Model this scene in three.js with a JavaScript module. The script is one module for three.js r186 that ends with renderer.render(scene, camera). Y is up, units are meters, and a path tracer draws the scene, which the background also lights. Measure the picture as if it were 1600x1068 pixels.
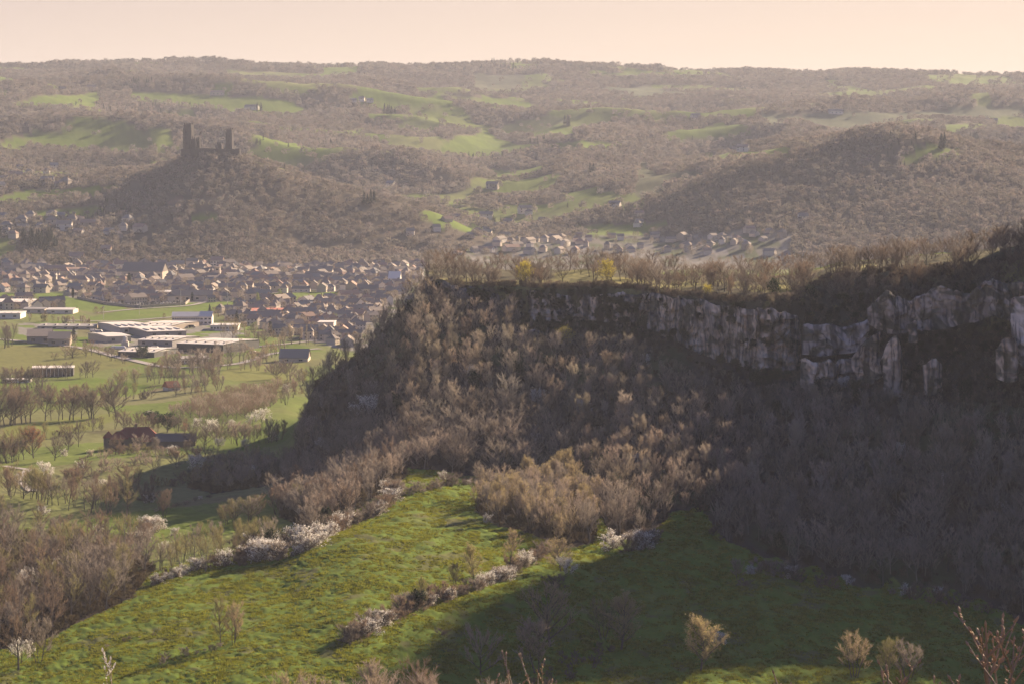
import * as THREE from 'three';
import { mergeGeometries } from 'three/addons/utils/BufferGeometryUtils.js';

// ---------- camera, sky, sun, exposure, haze ----------
const F = 4537, EYE = 140;                    // focal length in pixels of a 1600 wide frame; the eye stands 140 m above the valley floor
const PITCH = Math.atan(334 / F);
const scene = new THREE.Scene();
const camera = new THREE.PerspectiveCamera(2 * Math.atan(534 / F) * 180 / Math.PI, 1600 / 1068, 1, 40000);
camera.position.set(0, EYE, 0);
camera.rotation.x = -PITCH;
const renderer = new THREE.WebGLRenderer({ antialias: true });
renderer.toneMapping = THREE.LinearToneMapping;
renderer.toneMappingExposure = 3.25;
renderer.shadowMap.enabled = true;
const SUN_AZ = 34 * Math.PI / 180, SUN_EL = 20 * Math.PI / 180;   // to the right of the view, low
const sunDir = new THREE.Vector3(Math.sin(SUN_AZ) * Math.cos(SUN_EL), Math.sin(SUN_EL), -Math.cos(SUN_AZ) * Math.cos(SUN_EL));
const sun = new THREE.DirectionalLight(new THREE.Color().setRGB(1, 0.79, 0.55), 5);
sun.target.position.set(0, 0, -1000); sun.position.copy(sunDir).multiplyScalar(3000).add(sun.target.position);
sun.castShadow = true; sun.shadow.camera.left = -900; sun.shadow.camera.right = 900; sun.shadow.camera.top = 900; sun.shadow.camera.bottom = -900; sun.shadow.camera.far = 9000;
sun.shadow.mapSize.set(4096, 4096);
scene.add(sun, sun.target);
{
  const lerp0 = (p, q, w) => p + (q - p) * w;
  const W = 512, H = 256, d = new Float32Array(W * H * 4);
  for (let j = 0; j < H; j++) for (let i = 0; i < W; i++) {
    const el = ((j + 0.5) / H - 0.5) * Math.PI, az = ((i + 0.5) / W - 0.5) * 2 * Math.PI;
    const x = Math.cos(el) * Math.cos(az), y = Math.sin(el), z = Math.cos(el) * Math.sin(az);
    const ang = Math.acos(Math.max(-1, Math.min(1, x * sunDir.x + y * sunDir.y + z * sunDir.z))) * 57.3;
    const t = 1 - Math.exp(-Math.max(0, el) * 57.3 / 8), g = Math.exp(-((ang / 40) ** 2));
    let da = Math.abs(az - Math.atan2(sunDir.z, sunDir.x)); if (da > Math.PI) da = 2 * Math.PI - da;
    const side = Math.exp(-((da * 57.3 / 80) ** 2)), hor = [lerp0(0.11, 0.35, side), lerp0(0.1, 0.262, side), lerp0(0.115, 0.18, side)], zen = [0.018, 0.04, 0.115], glow = [0.09, 0.07, 0.048];
    for (let c = 0; c < 3; c++) d[(j * W + i) * 4 + c] = hor[c] * (1 - t) + zen[c] * t + glow[c] * g;
    d[(j * W + i) * 4 + 3] = 1;
  }
  const tex = new THREE.DataTexture(d, W, H, THREE.RGBAFormat, THREE.FloatType);
  tex.mapping = THREE.EquirectangularReflectionMapping; tex.magFilter = THREE.LinearFilter; tex.needsUpdate = true;
  scene.background = tex; scene.environment = tex;
}
scene.fog = new THREE.FogExp2(new THREE.Color().setRGB(0.8, 0.85, 1.0), 0.000048);

// ---------- helpers ----------
function RNG(s) { return () => { s = (s + 0x6d2b79f5) | 0; let t = Math.imul(s ^ (s >>> 15), 1 | s); t = (t + Math.imul(t ^ (t >>> 7), 61 | t)) ^ t; return ((t ^ (t >>> 14)) >>> 0) / 4294967296; }; }
const rnd = RNG(12345), rr = (a, b) => a + (b - a) * rnd(), pick = (a) => a[Math.floor(rnd() * a.length)];
const lerp = (a, b, t) => a + (b - a) * t, clamp = (x, a, b) => Math.max(a, Math.min(b, x));
const sstep = (a, b, x) => { const t = clamp((x - a) / (b - a), 0, 1); return t * t * (3 - 2 * t); };
const hash = (x, y, z = 0) => { let h = Math.imul(x | 0, 374761393) ^ Math.imul(y | 0, 668265263) ^ Math.imul(z | 0, 2147483647 ^ 0x5bd1e995); h = Math.imul(h ^ (h >>> 13), 1274126177); return ((h ^ (h >>> 16)) >>> 0) / 4294967296; };
function noise(x, y) { const ix = Math.floor(x), iy = Math.floor(y), fx = x - ix, fy = y - iy, u = fx * fx * (3 - 2 * fx), v = fy * fy * (3 - 2 * fy); return lerp(lerp(hash(ix, iy), hash(ix + 1, iy), u), lerp(hash(ix, iy + 1), hash(ix + 1, iy + 1), u), v) * 2 - 1; }
function fbm(x, y, n = 4) { let s = 0, a = 0.5; for (let i = 0; i < n; i++) { s += a * noise(x, y); x = x * 2.03 + 17.1; y = y * 2.01 + 5.3; a *= 0.5; } return s; }
const col = (r, g, b) => new THREE.Color().setRGB(r, g, b);
const mat = (r, g, b, rough = 0.9, more = {}) => new THREE.MeshPhysicalMaterial({ color: col(r, g, b), roughness: rough, specularIntensity: rough > 0.8 ? 0.15 : 0.6, side: THREE.DoubleSide, ...more });
const used = {};
const numbered = (n) => { const k = used[n] = (used[n] ?? -1) + 1; return k ? n + '_' + String(k).padStart(3, '0') : n; };
const shade = (o) => { o.castShadow = o.receiveShadow = true; return o; };
function tag(o, label, category, group, kind) { if (label) o.userData.label = label; if (category) o.userData.category = category; if (group) o.userData.group = group; if (kind) o.userData.kind = kind; return o; }
function thing(name, label, category, group, x = 0, y = 0, z = 0, turn = 0) { const g = new THREE.Group(); g.name = numbered(name); g.position.set(x, y, z); g.rotation.y = turn; scene.add(g); return tag(g, label, category, group); }
function part(parent, name, geo, m) { const o = shade(new THREE.Mesh(geo, m)); o.name = name; parent.add(o); return o; }
function solo(name, geo, m, label, category, group, kind) { const o = shade(new THREE.Mesh(geo, m)); o.name = numbered(name); scene.add(o); return tag(o, label, category, group, kind); }
class GB {                                     // collects triangles, flat shaded
  constructor() { this.p = []; this.c = []; }
  tri(a, b, c, k) { this.p.push(a[0], a[1], a[2], b[0], b[1], b[2], c[0], c[1], c[2]); if (k) for (let i = 0; i < 3; i++) this.c.push(k[0], k[1], k[2]); }
  quad(a, b, c, d, k) { this.tri(a, b, c, k); this.tri(a, c, d, k); }
  box(x0, y0, z0, x1, y1, z1, k) {
    const v = (i) => [i & 1 ? x1 : x0, i & 2 ? y1 : y0, i & 4 ? z1 : z0];
    for (const f of [[0, 2, 3, 1], [4, 5, 7, 6], [0, 4, 6, 2], [1, 3, 7, 5], [2, 6, 7, 3], [0, 1, 5, 4]]) this.quad(...f.map(v), k);
  }
  tube(pts, rad, n, k) {
    let prev = null;
    for (let i = 0; i < pts.length; i++) {
      const a = pts[Math.max(0, i - 1)], b = pts[Math.min(pts.length - 1, i + 1)];
      const d = new THREE.Vector3(b[0] - a[0], b[1] - a[1], b[2] - a[2]).normalize(), s = new THREE.Vector3(0.31, 0.13, 0.94).cross(d).normalize(), t = d.clone().cross(s), ring = [];
      for (let j = 0; j < n; j++) { const q = j / n * Math.PI * 2, cx = Math.cos(q) * rad[i], cy = Math.sin(q) * rad[i]; ring.push([pts[i][0] + s.x * cx + t.x * cy, pts[i][1] + s.y * cx + t.y * cy, pts[i][2] + s.z * cx + t.z * cy]); }
      if (prev) for (let j = 0; j < n; j++) this.quad(prev[j], prev[(j + 1) % n], ring[(j + 1) % n], ring[j], k);
      prev = ring;
    }
  }
  geo() { const g = new THREE.BufferGeometry(); g.setAttribute('position', new THREE.BufferAttribute(new Float32Array(this.p), 3)); if (this.c.length) g.setAttribute('color', new THREE.BufferAttribute(new Float32Array(this.c), 3)); return g; }
}
// a bearing (px, py of the photograph) as a ray: x and y - EYE for each metre of distance D = -z
const cP = Math.cos(PITCH), sP = Math.sin(PITCH);
function bearing(px, py) { const u = (px - 800) / F, v = -(py - 534) / F, z = cP - v * sP; return [u / z, (v * cP - sP) / z]; }

// ---------- terrain: surveyed profiles, heights in metres above the valley floor ----------
const NEAR = [[0, 138.2], [15, 135.9], [25, 133.6], [60, 117], [150, 84], [300, 50], [450, 33]];
const PROFILE = {                              // bearing column -> [distance, height]
  '-600': [[560, 22], [700, 18], [900, 12], [1200, 5], [1600, 1], [2500, 2], [2900, 8], [3100, 35], [3500, 80], [4300, 130], [5300, 195], [6500, 265], [7000, 290], [9000, 300], [14000, 290]],
  0: [[560, 26], [600, 25], [700, 22], [800, 17], [900, 14], [1000, 11], [1100, 9], [1200, 6], [1400, 2], [1600, 0], [2000, 0], [2500, 0], [2850, 3], [2950, 12], [3100, 37], [3500, 72], [4300, 124], [5300, 188], [6500, 262], [7000, 297], [9000, 300], [14000, 290]],
  200: [[560, 29], [650, 28], [720, 26], [800, 22], [900, 17], [1000, 14], [1100, 12], [1200, 9], [1400, 3], [1600, 0], [2000, 0], [2600, 0], [2880, 2], [3000, 18], [3150, 50], [3350, 84], [3650, 78], [4300, 118], [5300, 186], [6500, 266], [7000, 308], [9000, 306], [14000, 290]],
  330: [[560, 30], [650, 30], [720, 28.5], [800, 24], [900, 19], [1000, 15], [1100, 12], [1200, 10], [1300, 8], [1450, 4], [1600, 1], [1764, 0], [2500, 0], [2850, 1], [2960, 16], [3100, 52], [3230, 92], [3280, 109], [3330, 109], [3450, 90], [3700, 72], [4300, 112], [5300, 186], [6500, 262], [7000, 308], [9000, 306], [14000, 290]],
  440: [[560, 31], [650, 31.5], [720, 31.5], [800, 27], [900, 23], [1000, 17], [1100, 14], [1200, 15], [1300, 11], [1450, 4], [1600, 1], [1764, 0], [2500, 0], [2870, 1], [2980, 13], [3120, 46], [3280, 94], [3340, 94], [3500, 66], [3800, 62], [4300, 100], [5300, 182], [6500, 258], [7200, 308], [9000, 300], [14000, 290]],
  490: [[560, 31], [650, 33], [720, 33.5], [800, 30], [900, 25], [1000, 24], [1060, 34], [1095, 42], [1150, 34], [1250, 15], [1400, 4], [1600, 1], [2500, 0], [2890, 1], [3000, 11], [3120, 40], [3290, 80], [3350, 79], [3550, 48], [3900, 58], [4400, 104], [5300, 176], [6500, 256], [7300, 308], [9000, 300], [14000, 290]],
  570: [[560, 32], [650, 34.5], [720, 35.5], [800, 34], [900, 33], [1000, 42], [1060, 52], [1095, 57], [1160, 42], [1260, 18], [1400, 5], [1600, 0], [2600, 0], [2900, 1], [3000, 9], [3120, 36], [3260, 65], [3320, 64], [3500, 34], [3900, 55], [4400, 100], [5300, 170], [6500, 252], [7400, 307], [9000, 300], [14000, 290]],
  655: [[560, 31], [650, 34], [720, 35.5], [850, 36], [910, 42], [1000, 58], [1070, 72], [1110, 76], [1180, 55], [1300, 22], [1500, 3], [1700, 0], [2600, 0], [2920, 1], [3020, 8], [3120, 30], [3230, 50], [3300, 49], [3480, 24], [3800, 42], [4400, 92], [5300, 160], [6400, 232], [7500, 304], [9000, 296], [14000, 290]],
  800: [[560, 29], [650, 32.5], [720, 34.5], [860, 35], [910, 43], [1000, 62], [1040, 68], [1110, 70], [1200, 50], [1300, 22], [1500, 3], [1700, 0], [2700, 0], [3080, 1], [3150, 12], [3200, 12], [3350, 9], [3600, 21], [4100, 50], [4700, 90], [5400, 143], [6400, 212], [7600, 318], [9000, 300], [14000, 290]],
  1000: [[560, 27], [650, 30], [700, 32], [770, 33], [850, 42], [930, 57], [1000, 70], [1110, 72], [1200, 50], [1300, 22], [1500, 3], [1700, 0], [3050, 2], [3250, 16], [3480, 42], [3650, 48], [3900, 52], [4100, 60], [4700, 98], [5400, 148], [6400, 218], [7600, 304], [9000, 296], [14000, 290]],
  1200: [[560, 26.5], [650, 30], [700, 31.5], [745, 34], [800, 41], [900, 56], [945, 61], [1060, 70], [1200, 50], [1300, 22], [1500, 3], [1700, 0], [2880, 2], [3050, 22], [3250, 58], [3480, 95], [3600, 96], [3900, 88], [4600, 104], [5400, 154], [6300, 213], [7600, 290], [9000, 286], [14000, 280]],
  1400: [[560, 25.5], [640, 28], [685, 29.5], [760, 41], [830, 53], [900, 63], [1060, 74], [1200, 50], [1300, 22], [1500, 3], [1700, 0], [2800, 2], [3000, 24], [3250, 70], [3480, 122], [3600, 120], [3900, 88], [4400, 100], [5200, 154], [6200, 212], [7600, 290], [9000, 286], [14000, 280]],
  1600: [[560, 24], [620, 25.5], [665, 27.5], [720, 37], [800, 53], [865, 64], [1060, 80], [1200, 52], [1300, 24], [1500, 4], [1700, 0], [2700, 2], [2950, 24], [3200, 64], [3450, 95], [3600, 93], [3900, 82], [4400, 100], [5200, 152], [6200, 206], [7600, 282], [9000, 280], [14000, 280]],
  2000: [[560, 30], [640, 50], [720, 80], [800, 115], [880, 133], [1000, 138], [1150, 134], [1300, 60], [1500, 20], [1900, 6], [2700, 8], [3200, 60], [3700, 90], [4400, 110], [5200, 150], [6200, 205], [7600, 280], [9000, 280], [14000, 280]],
  2700: [[560, 60], [640, 100], [720, 120], [800, 133], [900, 138], [1100, 136], [1300, 90], [1500, 50], [1900, 20], [2700, 20], [3700, 90], [5200, 150], [7600, 280], [14000, 280]],
};
const CC = Object.keys(PROFILE).map(Number).sort((a, b) => a - b), PP = CC.map((c) => [...NEAR, ...PROFILE[c]]);
const SL = PP.map((p) => {                     // monotone cubic slopes
  const n = p.length, s = [], m = [];
  for (let i = 0; i < n - 1; i++) s.push((p[i + 1][1] - p[i][1]) / (p[i + 1][0] - p[i][0]));
  for (let i = 0; i < n; i++) m.push(i === 0 ? s[0] : i === n - 1 ? s[n - 2] : s[i - 1] * s[i] <= 0 ? 0 : 2 * s[i - 1] * s[i] / (s[i - 1] + s[i]));
  return m;
});
function prof(k, D) {
  const p = PP[k]; let lo = 0, hi = p.length - 1;
  if (D >= p[hi][0]) return p[hi][1];
  while (hi - lo > 1) { const m = (lo + hi) >> 1; if (p[m][0] <= D) lo = m; else hi = m; }
  const w = p[hi][0] - p[lo][0], t = (D - p[lo][0]) / w, t2 = t * t, t3 = t2 * t, s = SL[k];
  return (2 * t3 - 3 * t2 + 1) * p[lo][1] + (t3 - 2 * t2 + t) * w * s[lo] + (3 * t2 - 2 * t3) * p[hi][1] + (t3 - t2) * w * s[hi];
}
const table = (pts) => (x) => { if (x <= pts[0][0]) return pts[0][1]; for (let i = 1; i < pts.length; i++) if (x <= pts[i][0]) { const t = (x - pts[i - 1][0]) / (pts[i][0] - pts[i - 1][0]); return lerp(pts[i - 1][1], pts[i][1], t); } return pts[pts.length - 1][1]; };
const EDGE = table([[600, 1096], [660, 1090], [700, 1078], [850, 1044], [950, 1018], [1000, 1004], [1100, 970], [1200, 940], [1260, 950], [1400, 912], [1500, 890], [1600, 870], [1800, 835]]);   // distance of the cliff's edge
const MESA = table([[600, 84], [660, 82.5], [700, 82], [850, 81.5], [950, 83.5], [1050, 82], [1150, 83], [1250, 84.5], [1300, 86], [1400, 88], [1500, 91], [1600, 95], [1640, 101], [1690, 128], [1740, 158], [1800, 172], [1860, 150], [1900, 143], [2000, 138]]);   // height of the mesa's rim
function height(x, D) {
  const c = 800 + x / Math.max(D, 1) * F;
  let k = 0;
  while (k < CC.length - 2 && c > CC[k + 1]) k++;
  const t = clamp((c - CC[k]) / (CC[k + 1] - CC[k]), 0, 1);
  const y1 = prof(k, D), y2 = prof(k + 1, D), w = CC[k + 1] - CC[k], g = (y2 - y1) / w;
  const g0 = k > 0 ? (y1 - prof(k - 1, D)) / (CC[k] - CC[k - 1]) : g, g3 = k < CC.length - 2 ? (prof(k + 2, D) - y2) / (CC[k + 2] - CC[k + 1]) : g;
  const mono = (p, q) => p * q <= 0 ? 0 : 2 * p * q / (p + q), m1 = mono(g0, g) * w, m2 = mono(g, g3) * w, t2 = t * t, t3 = t2 * t;
  let h = (2 * t3 - 3 * t2 + 1) * y1 + (t3 - 2 * t2 + t) * m1 + (3 * t2 - 2 * t3) * y2 + (t3 - t2) * m2;
  if (D > 2850) {                              // folds of the far hills
    const a = sstep(2900, 4200, D) * (1 - 0.75 * sstep(5600, 6700, D)), near = 1 - Math.exp(-(((x + 342) / 330) ** 2 + ((D - 3300) / 330) ** 2));
    const r = 1 - Math.abs(noise(x / 430 + 3.3, D / 620 + 1.7)), q = 1 - Math.abs(noise(x / 190 + 9.1, D / 300 + 4.2));
    h += near * (a * ((r - 0.55) * 62 + (q - 0.5) * 22) + fbm(x / 90, D / 90, 3) * 8 * sstep(2900, 3300, D));
    h -= 15 * sstep(5600, 7000, D);
  } else if (D < 1500 && D > 30) {
    const w = sstep(30, 300, D) * (1 - sstep(1200, 1500, D));
    h += w * (fbm(x / 42, D / 60, 3) * 2.4 + fbm(x / 7, D / 11, 2) * 0.35);
  }
  if (c > 600 && D > 700 && D < 1700) {
    const e = EDGE(c) + noise(c / 14, 2) * 2.2, soft = sstep(1235, 1290, c) + 0.25 * (1 - sstep(690, 840, c)), m = sstep(e + 1 - 26 * soft, e + 4 + 26 * soft, D) * sstep(652, 668, c) * (1 - sstep(e + 95, e + 300, D));
    h = lerp(h, Math.max(h, MESA(c) + fbm(x / 30, D / 30, 3) * 1.6 + (D - e) * 0.02 + sstep(1250, 1330, c) * sstep(0, 40, D - e) * 4), m);
  }
  return h;
}
function ground(px, py, from = 545) {          // where a sight line meets the ground -> [x, y, D]
  const [u, v] = bearing(px, py); let a = from, b = from;
  for (let D = from; D < 12500; D *= 1.004) { if (height(u * D, D) > EYE + v * D) { b = D; break; } a = D; b = 0; }
  if (!b) return [u * 7300, height(u * 7300, 7300), 7300];
  for (let i = 0; i < 14; i++) { const m = (a + b) / 2; if (height(u * m, m) > EYE + v * m) b = m; else a = m; }
  return [u * b, height(u * b, b), b];
}
const inside = (poly, x, y) => { let r = false; for (let i = 0, j = poly.length - 1; i < poly.length; j = i++) { const a = poly[i], b = poly[j]; if ((a[1] > y) !== (b[1] > y) && x < (b[0] - a[0]) * (y - a[1]) / (b[1] - a[1]) + a[0]) r = !r; } return r; };
const bounds = (p) => [Math.min(...p.map((q) => q[0])), Math.min(...p.map((q) => q[1])), Math.max(...p.map((q) => q[0])), Math.max(...p.map((q) => q[1]))];
const world = (pts, from) => pts.map(([px, py]) => { const g = ground(px, py, from); return [g[0], g[2]]; });   // outline on the ground, [x, D]
const byD = (pts) => pts.map(([c, D]) => [(c - 800) / F * D, D]);
const area = (poly, kind, tint) => ({ poly, kind, tint, box: bounds(poly) });

// ---------- land use ----------
const FOOT = table([[430, 1010], [470, 985], [520, 960], [600, 930], [640, 868], [760, 866], [860, 862], [905, 850], [935, 790], [960, 750], [1015, 748], [1050, 785], [1090, 790], [1120, 760], [1190, 728], [1330, 700], [1420, 697], [1480, 690], [1600, 664], [1700, 640], [2000, 560], [2700, 520]]);   // foot of the wood below the cliff
const C = { meadow: [0.105, 0.15, 0.022], pasture: [0.1, 0.14, 0.03], shademeadow: [0.045, 0.15, 0.04], olive: [0.13, 0.13, 0.045], far: [0.12, 0.19, 0.075], stubble: [0.17, 0.15, 0.08], litter: [0.055, 0.042, 0.032], soil: [0.2, 0.12, 0.09], soil2: [0.12, 0.09, 0.055], yard: [0.2, 0.185, 0.165], town: [0.16, 0.145, 0.125], road: [0.26, 0.24, 0.22] };
const fields = [
  area(world([[150, 508], [215, 500], [300, 502], [380, 512], [392, 545], [330, 562], [200, 566], [192, 545], [140, 540]]), 'yard'), area(world([[30, 505], [118, 500], [120, 522], [30, 528]]), 'yard'),
  area(world([[0, 457], [95, 457], [110, 464], [195, 477], [200, 484], [150, 489], [60, 470], [0, 470]]), 'meadow'),
  area(world([[118, 500], [190, 485], [280, 473], [405, 470], [392, 478], [320, 488], [240, 498], [160, 503]]), 'meadow'),
  area(world([[410, 458], [550, 455], [556, 464], [480, 474], [415, 470]]), 'meadow'),
  area(world([[0, 540], [110, 538], [180, 550], [250, 562], [140, 582], [0, 582]]), 'olive', [1.1, 1.1, 1]),
  area(world([[40, 602], [150, 590], [250, 605], [200, 620], [60, 616]]), 'meadow'),
  area(world([[350, 576], [480, 560], [470, 588], [420, 600], [340, 592]]), 'olive', [1.2, 1.25, 1]),
  area(byD([[-600, 540], [2300, 540], [1700, 670], [1330, 715], [1190, 745], [1090, 800], [1040, 800], [930, 800], [900, 870], [640, 880], [600, 850], [480, 800], [240, 740], [-600, 700]]), 'meadow'),
  area(world([[0, 668], [90, 655], [210, 642], [140, 672], [60, 690], [0, 702]]), 'olive', [1.1, 1.2, 0.9]),
];
for (const [pts, kind, tint] of [
  [[[22, 167], [70, 150], [160, 144], [166, 158], [110, 168]], 'meadow'], [[[212, 143], [330, 149], [460, 161], [492, 176], [405, 180], [330, 167], [212, 156]], 'meadow'], [[[0, 222], [60, 206], [150, 210], [168, 224], [130, 236], [60, 226], [0, 228]], 'meadow'],
  [[[545, 156], [690, 143], [712, 160], [600, 172]], 'meadow'], [[[752, 148], [845, 165], [770, 170]], 'meadow'], [[[688, 233], [760, 201], [845, 226], [830, 234]], 'meadow'], [[[730, 193], [900, 199], [895, 215], [800, 206]], 'meadow'],
  [[[860, 302], [937, 289], [925, 316], [885, 312]], 'meadow'], [[[900, 352], [1045, 344], [1015, 366], [930, 368]], 'meadow'], [[[655, 338], [740, 348], [805, 374], [740, 366], [680, 352]], 'meadow'], [[[1060, 176], [1180, 172], [1175, 186], [1080, 187]], 'meadow'], [[[1030, 215], [1120, 190], [1170, 205], [1120, 218]], 'meadow'],
  [[[1060, 245], [1110, 238], [1238, 237], [1225, 246], [1120, 252]], 'meadow'], [[[1395, 254], [1445, 224], [1505, 236], [1470, 248]], 'meadow'], [[[1400, 205], [1470, 195], [1600, 190], [1600, 204], [1480, 212]], 'meadow'], [[[1180, 180], [1330, 176], [1480, 168], [1600, 166], [1600, 180], [1380, 192], [1200, 200]], 'stubble', [0.6, 0.75, 0.8]],
  [[[930, 140], [1010, 134], [1090, 150], [1000, 152]], 'stubble', [0.6, 0.75, 0.8]], [[[740, 116], [820, 118], [815, 138], [742, 140]], 'stubble', [0.6, 0.7, 0.8]], [[[505, 108], [570, 104], [560, 118], [510, 120]], 'meadow'], [[[0, 150], [20, 142], [24, 150], [0, 153]], 'meadow'], [[[0, 308], [50, 296], [130, 292], [200, 290], [150, 304], [80, 310], [0, 318]], 'meadow'], [[[52, 330], [130, 322], [170, 318], [150, 336], [60, 340]], 'meadow'],
  [[[830, 228], [900, 222], [980, 226], [900, 236]], 'meadow'], [[[760, 262], [850, 258], [848, 272], [770, 274]], 'meadow'], [[[540, 205], [580, 195], [570, 208], [545, 214]], 'meadow'], [[[575, 180], [640, 178], [630, 188], [580, 188]], 'meadow'], [[[675, 325], [740, 305], [790, 295], [760, 310], [700, 326]], 'meadow'], [[[1000, 270], [1090, 268], [1100, 282], [1010, 284]], 'stubble', [0.6, 0.7, 0.7]], [[[262, 308], [292, 306], [290, 316], [264, 316]], 'soil'], [[[300, 340], [345, 338], [342, 350], [300, 351]], 'meadow'], [[[1000, 250], [1040, 300], [1060, 306], [990, 306]], 'stubble', [0.5, 0.6, 0.6]],
]) fields.push(area(world(pts, 2700), kind, tint));
const townPoly = [area(byD([[-300, 2250], [60, 2230], [130, 2300], [300, 2330], [375, 2080], [440, 1960], [560, 1800], [660, 1780], [760, 2300], [830, 2700], [1000, 2850], [1230, 2850], [1240, 3060], [1000, 3260], [820, 3240], [640, 2930], [420, 2880], [180, 2900], [-300, 2850]]), 'town')];
const brownPoly = [];                          // wood floors, filled below
const wood = (pts, from) => { const a = area(from === 'D' ? byD(pts) : world(pts, from), 'litter'); brownPoly.push(a); return a.poly; };
const WOOD_LEFT = wood([[-40, 640], [0, 640], [60, 645], [200, 690], [236, 735], [225, 790], [150, 850], [60, 880], [-40, 940]], 'D');
const WOOD_G1 = wood([[432, 870], [470, 810], [520, 780], [580, 815], [632, 850], [640, 900], [560, 945], [470, 960], [430, 930]], 'D');
const WOOD_G2 = wood([[742, 790], [770, 765], [830, 755], [880, 738], [930, 745], [935, 800], [900, 845], [850, 850], [790, 830], [750, 825]], 'D');
const WOOD_FARM = wood([[330, 975], [420, 985], [440, 1040], [400, 1080], [320, 1090], [290, 1010]], 'D');
const inForest = (c, D) => D < 1120 && c > 436 && D > FOOT(c) + noise(c / 20, 1) * 6 && (c > 655 ? D < EDGE(c) + 2 : D < 1160 - Math.max(0, 520 - c) * 1.0);
const openHill = (x, D) => fbm(x / 150 + 8, D / 210, 3) - 0.18 - (x > 160 && D < 3800 ? 1 : 0);
const hit = (list, x, D) => { for (const a of list) if (x > a.box[0] && x < a.box[2] && D > a.box[1] && D < a.box[3] && inside(a.poly, x, D)) return a; return null; };
function use(x, D) { const c = 800 + x / D * F; if (inForest(c, D)) return 'litter'; const b = D < 1300 && hit(brownPoly, x, D); if (b) return 'litter'; const f = hit(fields, x, D); if (f) return f; if (hit(townPoly, x, D)) return 'town'; return D > 2860 ? 'wild' : c > 655 && D > EDGE(c) && D < EDGE(c) + 120 ? 'top' : D < 540 ? 'litter' : 'grass'; }
function groundColor(x, D, out) {
  const u = use(x, D), wob = 0.5 + 0.5 * fbm(x / 23, D / 31, 3) * 1.6, fine = 1 + 0.3 * fbm(x / 1.7, D / 3.1, 2);
  let k;
  if (u.kind) { k = C[u.kind].slice(); if (u.tint) k = k.map((v, i) => v * u.tint[i]); const dry = sstep(0.62, 0.95, wob) * 0.3; k = [lerp(k[0], 0.16, dry), lerp(k[1], 0.14, dry), lerp(k[2], 0.055, dry)]; const bare = sstep(0.24, 0.4, fbm(x / 7 + 60, D / 13, 3)) * 0.55; if (u.kind === 'meadow' && D < 1300) k = k.map((v, i) => lerp(v, C.soil2[i], bare)); if (u.kind === 'yard' && fbm(x / 15, D / 25, 2) > 0.12) k = C.meadow.slice(); }
  else if (u === 'litter') { const g = sstep(0.55, 0.8, wob); k = [lerp(0.055, 0.05, g), lerp(0.042, 0.06, g), lerp(0.034, 0.026, g)]; }
  else if (u === 'town') { const g = hash(Math.floor(x / 14), Math.floor(D / 22)) ; k = g > 0.5 ? [0.15, 0.135, 0.115] : g > 0.2 ? [0.085, 0.1, 0.045] : [0.22, 0.2, 0.18]; }
  else if (u === 'wild') { const g = sstep(0, 0.03, openHill(x, D)), plot = hash(Math.floor((x + D * 0.2) / 95), Math.floor((D - x * 0.3) / 150)) * 0.5; k = [0.1, 0.08, 0.06].map((v, i) => lerp(v, lerp(C.meadow[i], C.stubble[i], plot), g)); }
  else if (u === 'top') { const g = sstep(0.4, 0.7, wob); k = [lerp(0.09, 0.2, g), lerp(0.08, 0.18, g), lerp(0.05, 0.07, g)]; }
  else { const plot = hash(Math.floor((x + D * 0.35) / 74), Math.floor((D - x * 0.5) / 110)), b = sstep(0.1, 0.3, fbm(x / 34 + 3, D / 50, 3)) * 0.5; k = C.meadow.map((v, i) => lerp(lerp(v, C.stubble[i], plot * 0.75), C.soil2[i], b * plot)); }
  for (let i = 0; i < 3; i++) out[i] = k[i] * fine * (0.92 + 0.16 * wob);
}
{
  const cs = [], Ds = [];
  for (let c = -700; c < -60; c += 32) cs.push(c);
  for (let c = -60; c < 1660; c += 4.2) cs.push(c);
  for (let c = 1660; c <= 2700; c += 32) cs.push(c);
  for (let D = 4; D < 545; D *= 1.13) Ds.push(D);
  for (let D = 545; D < 1130; D += 1.45) Ds.push(D);
  for (let D = 1130; D < 2700; D *= 1.0042) Ds.push(D);
  for (let D = 2700; D < 8200; D += 25) Ds.push(D);
  for (let D = 8300; D < 15000; D += 500) Ds.push(D);
  const nc = cs.length, nd = Ds.length, pos = new Float32Array(nc * nd * 3), colr = new Float32Array(nc * nd * 3), k = [0, 0, 0], idx = new Uint32Array((nc - 1) * (nd - 1) * 6);
  let p = 0, q = 0;
  for (let j = 0; j < nd; j++) for (let i = 0; i < nc; i++) {
    const D = Ds[j], x = (cs[i] - 800) / F * D, o = p * 3;
    groundColor(x, D, k);
    let y = height(x, D);
    if (D > 540 && D < 1120) { const t = 1 - Math.abs(noise(x / 1.5, D / 3.2)); y += (t - 0.5) * 0.4 + fbm(x / 1.1, D / 2.1, 2) * 0.42; }   // tussocks
    pos[o] = x; pos[o + 1] = y; pos[o + 2] = -D; colr[o] = k[0]; colr[o + 1] = k[1]; colr[o + 2] = k[2]; p++;
    if (i < nc - 1 && j < nd - 1) { const a = j * nc + i; idx.set([a, a + 1, a + nc, a + 1, a + nc + 1, a + nc], q); q += 6; }
  }
  const g = new THREE.BufferGeometry();
  g.setAttribute('position', new THREE.BufferAttribute(pos, 3)); g.setAttribute('color', new THREE.BufferAttribute(colr, 3)); g.setIndex(new THREE.BufferAttribute(idx, 1)); g.computeVertexNormals();
  solo('ground', g, new THREE.MeshPhysicalMaterial({ vertexColors: true, roughness: 1, specularIntensity: 0.05, side: THREE.DoubleSide }), 'rolling ground of meadows, wood floors and valley fields', 'ground', null, 'structure');
}
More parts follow.
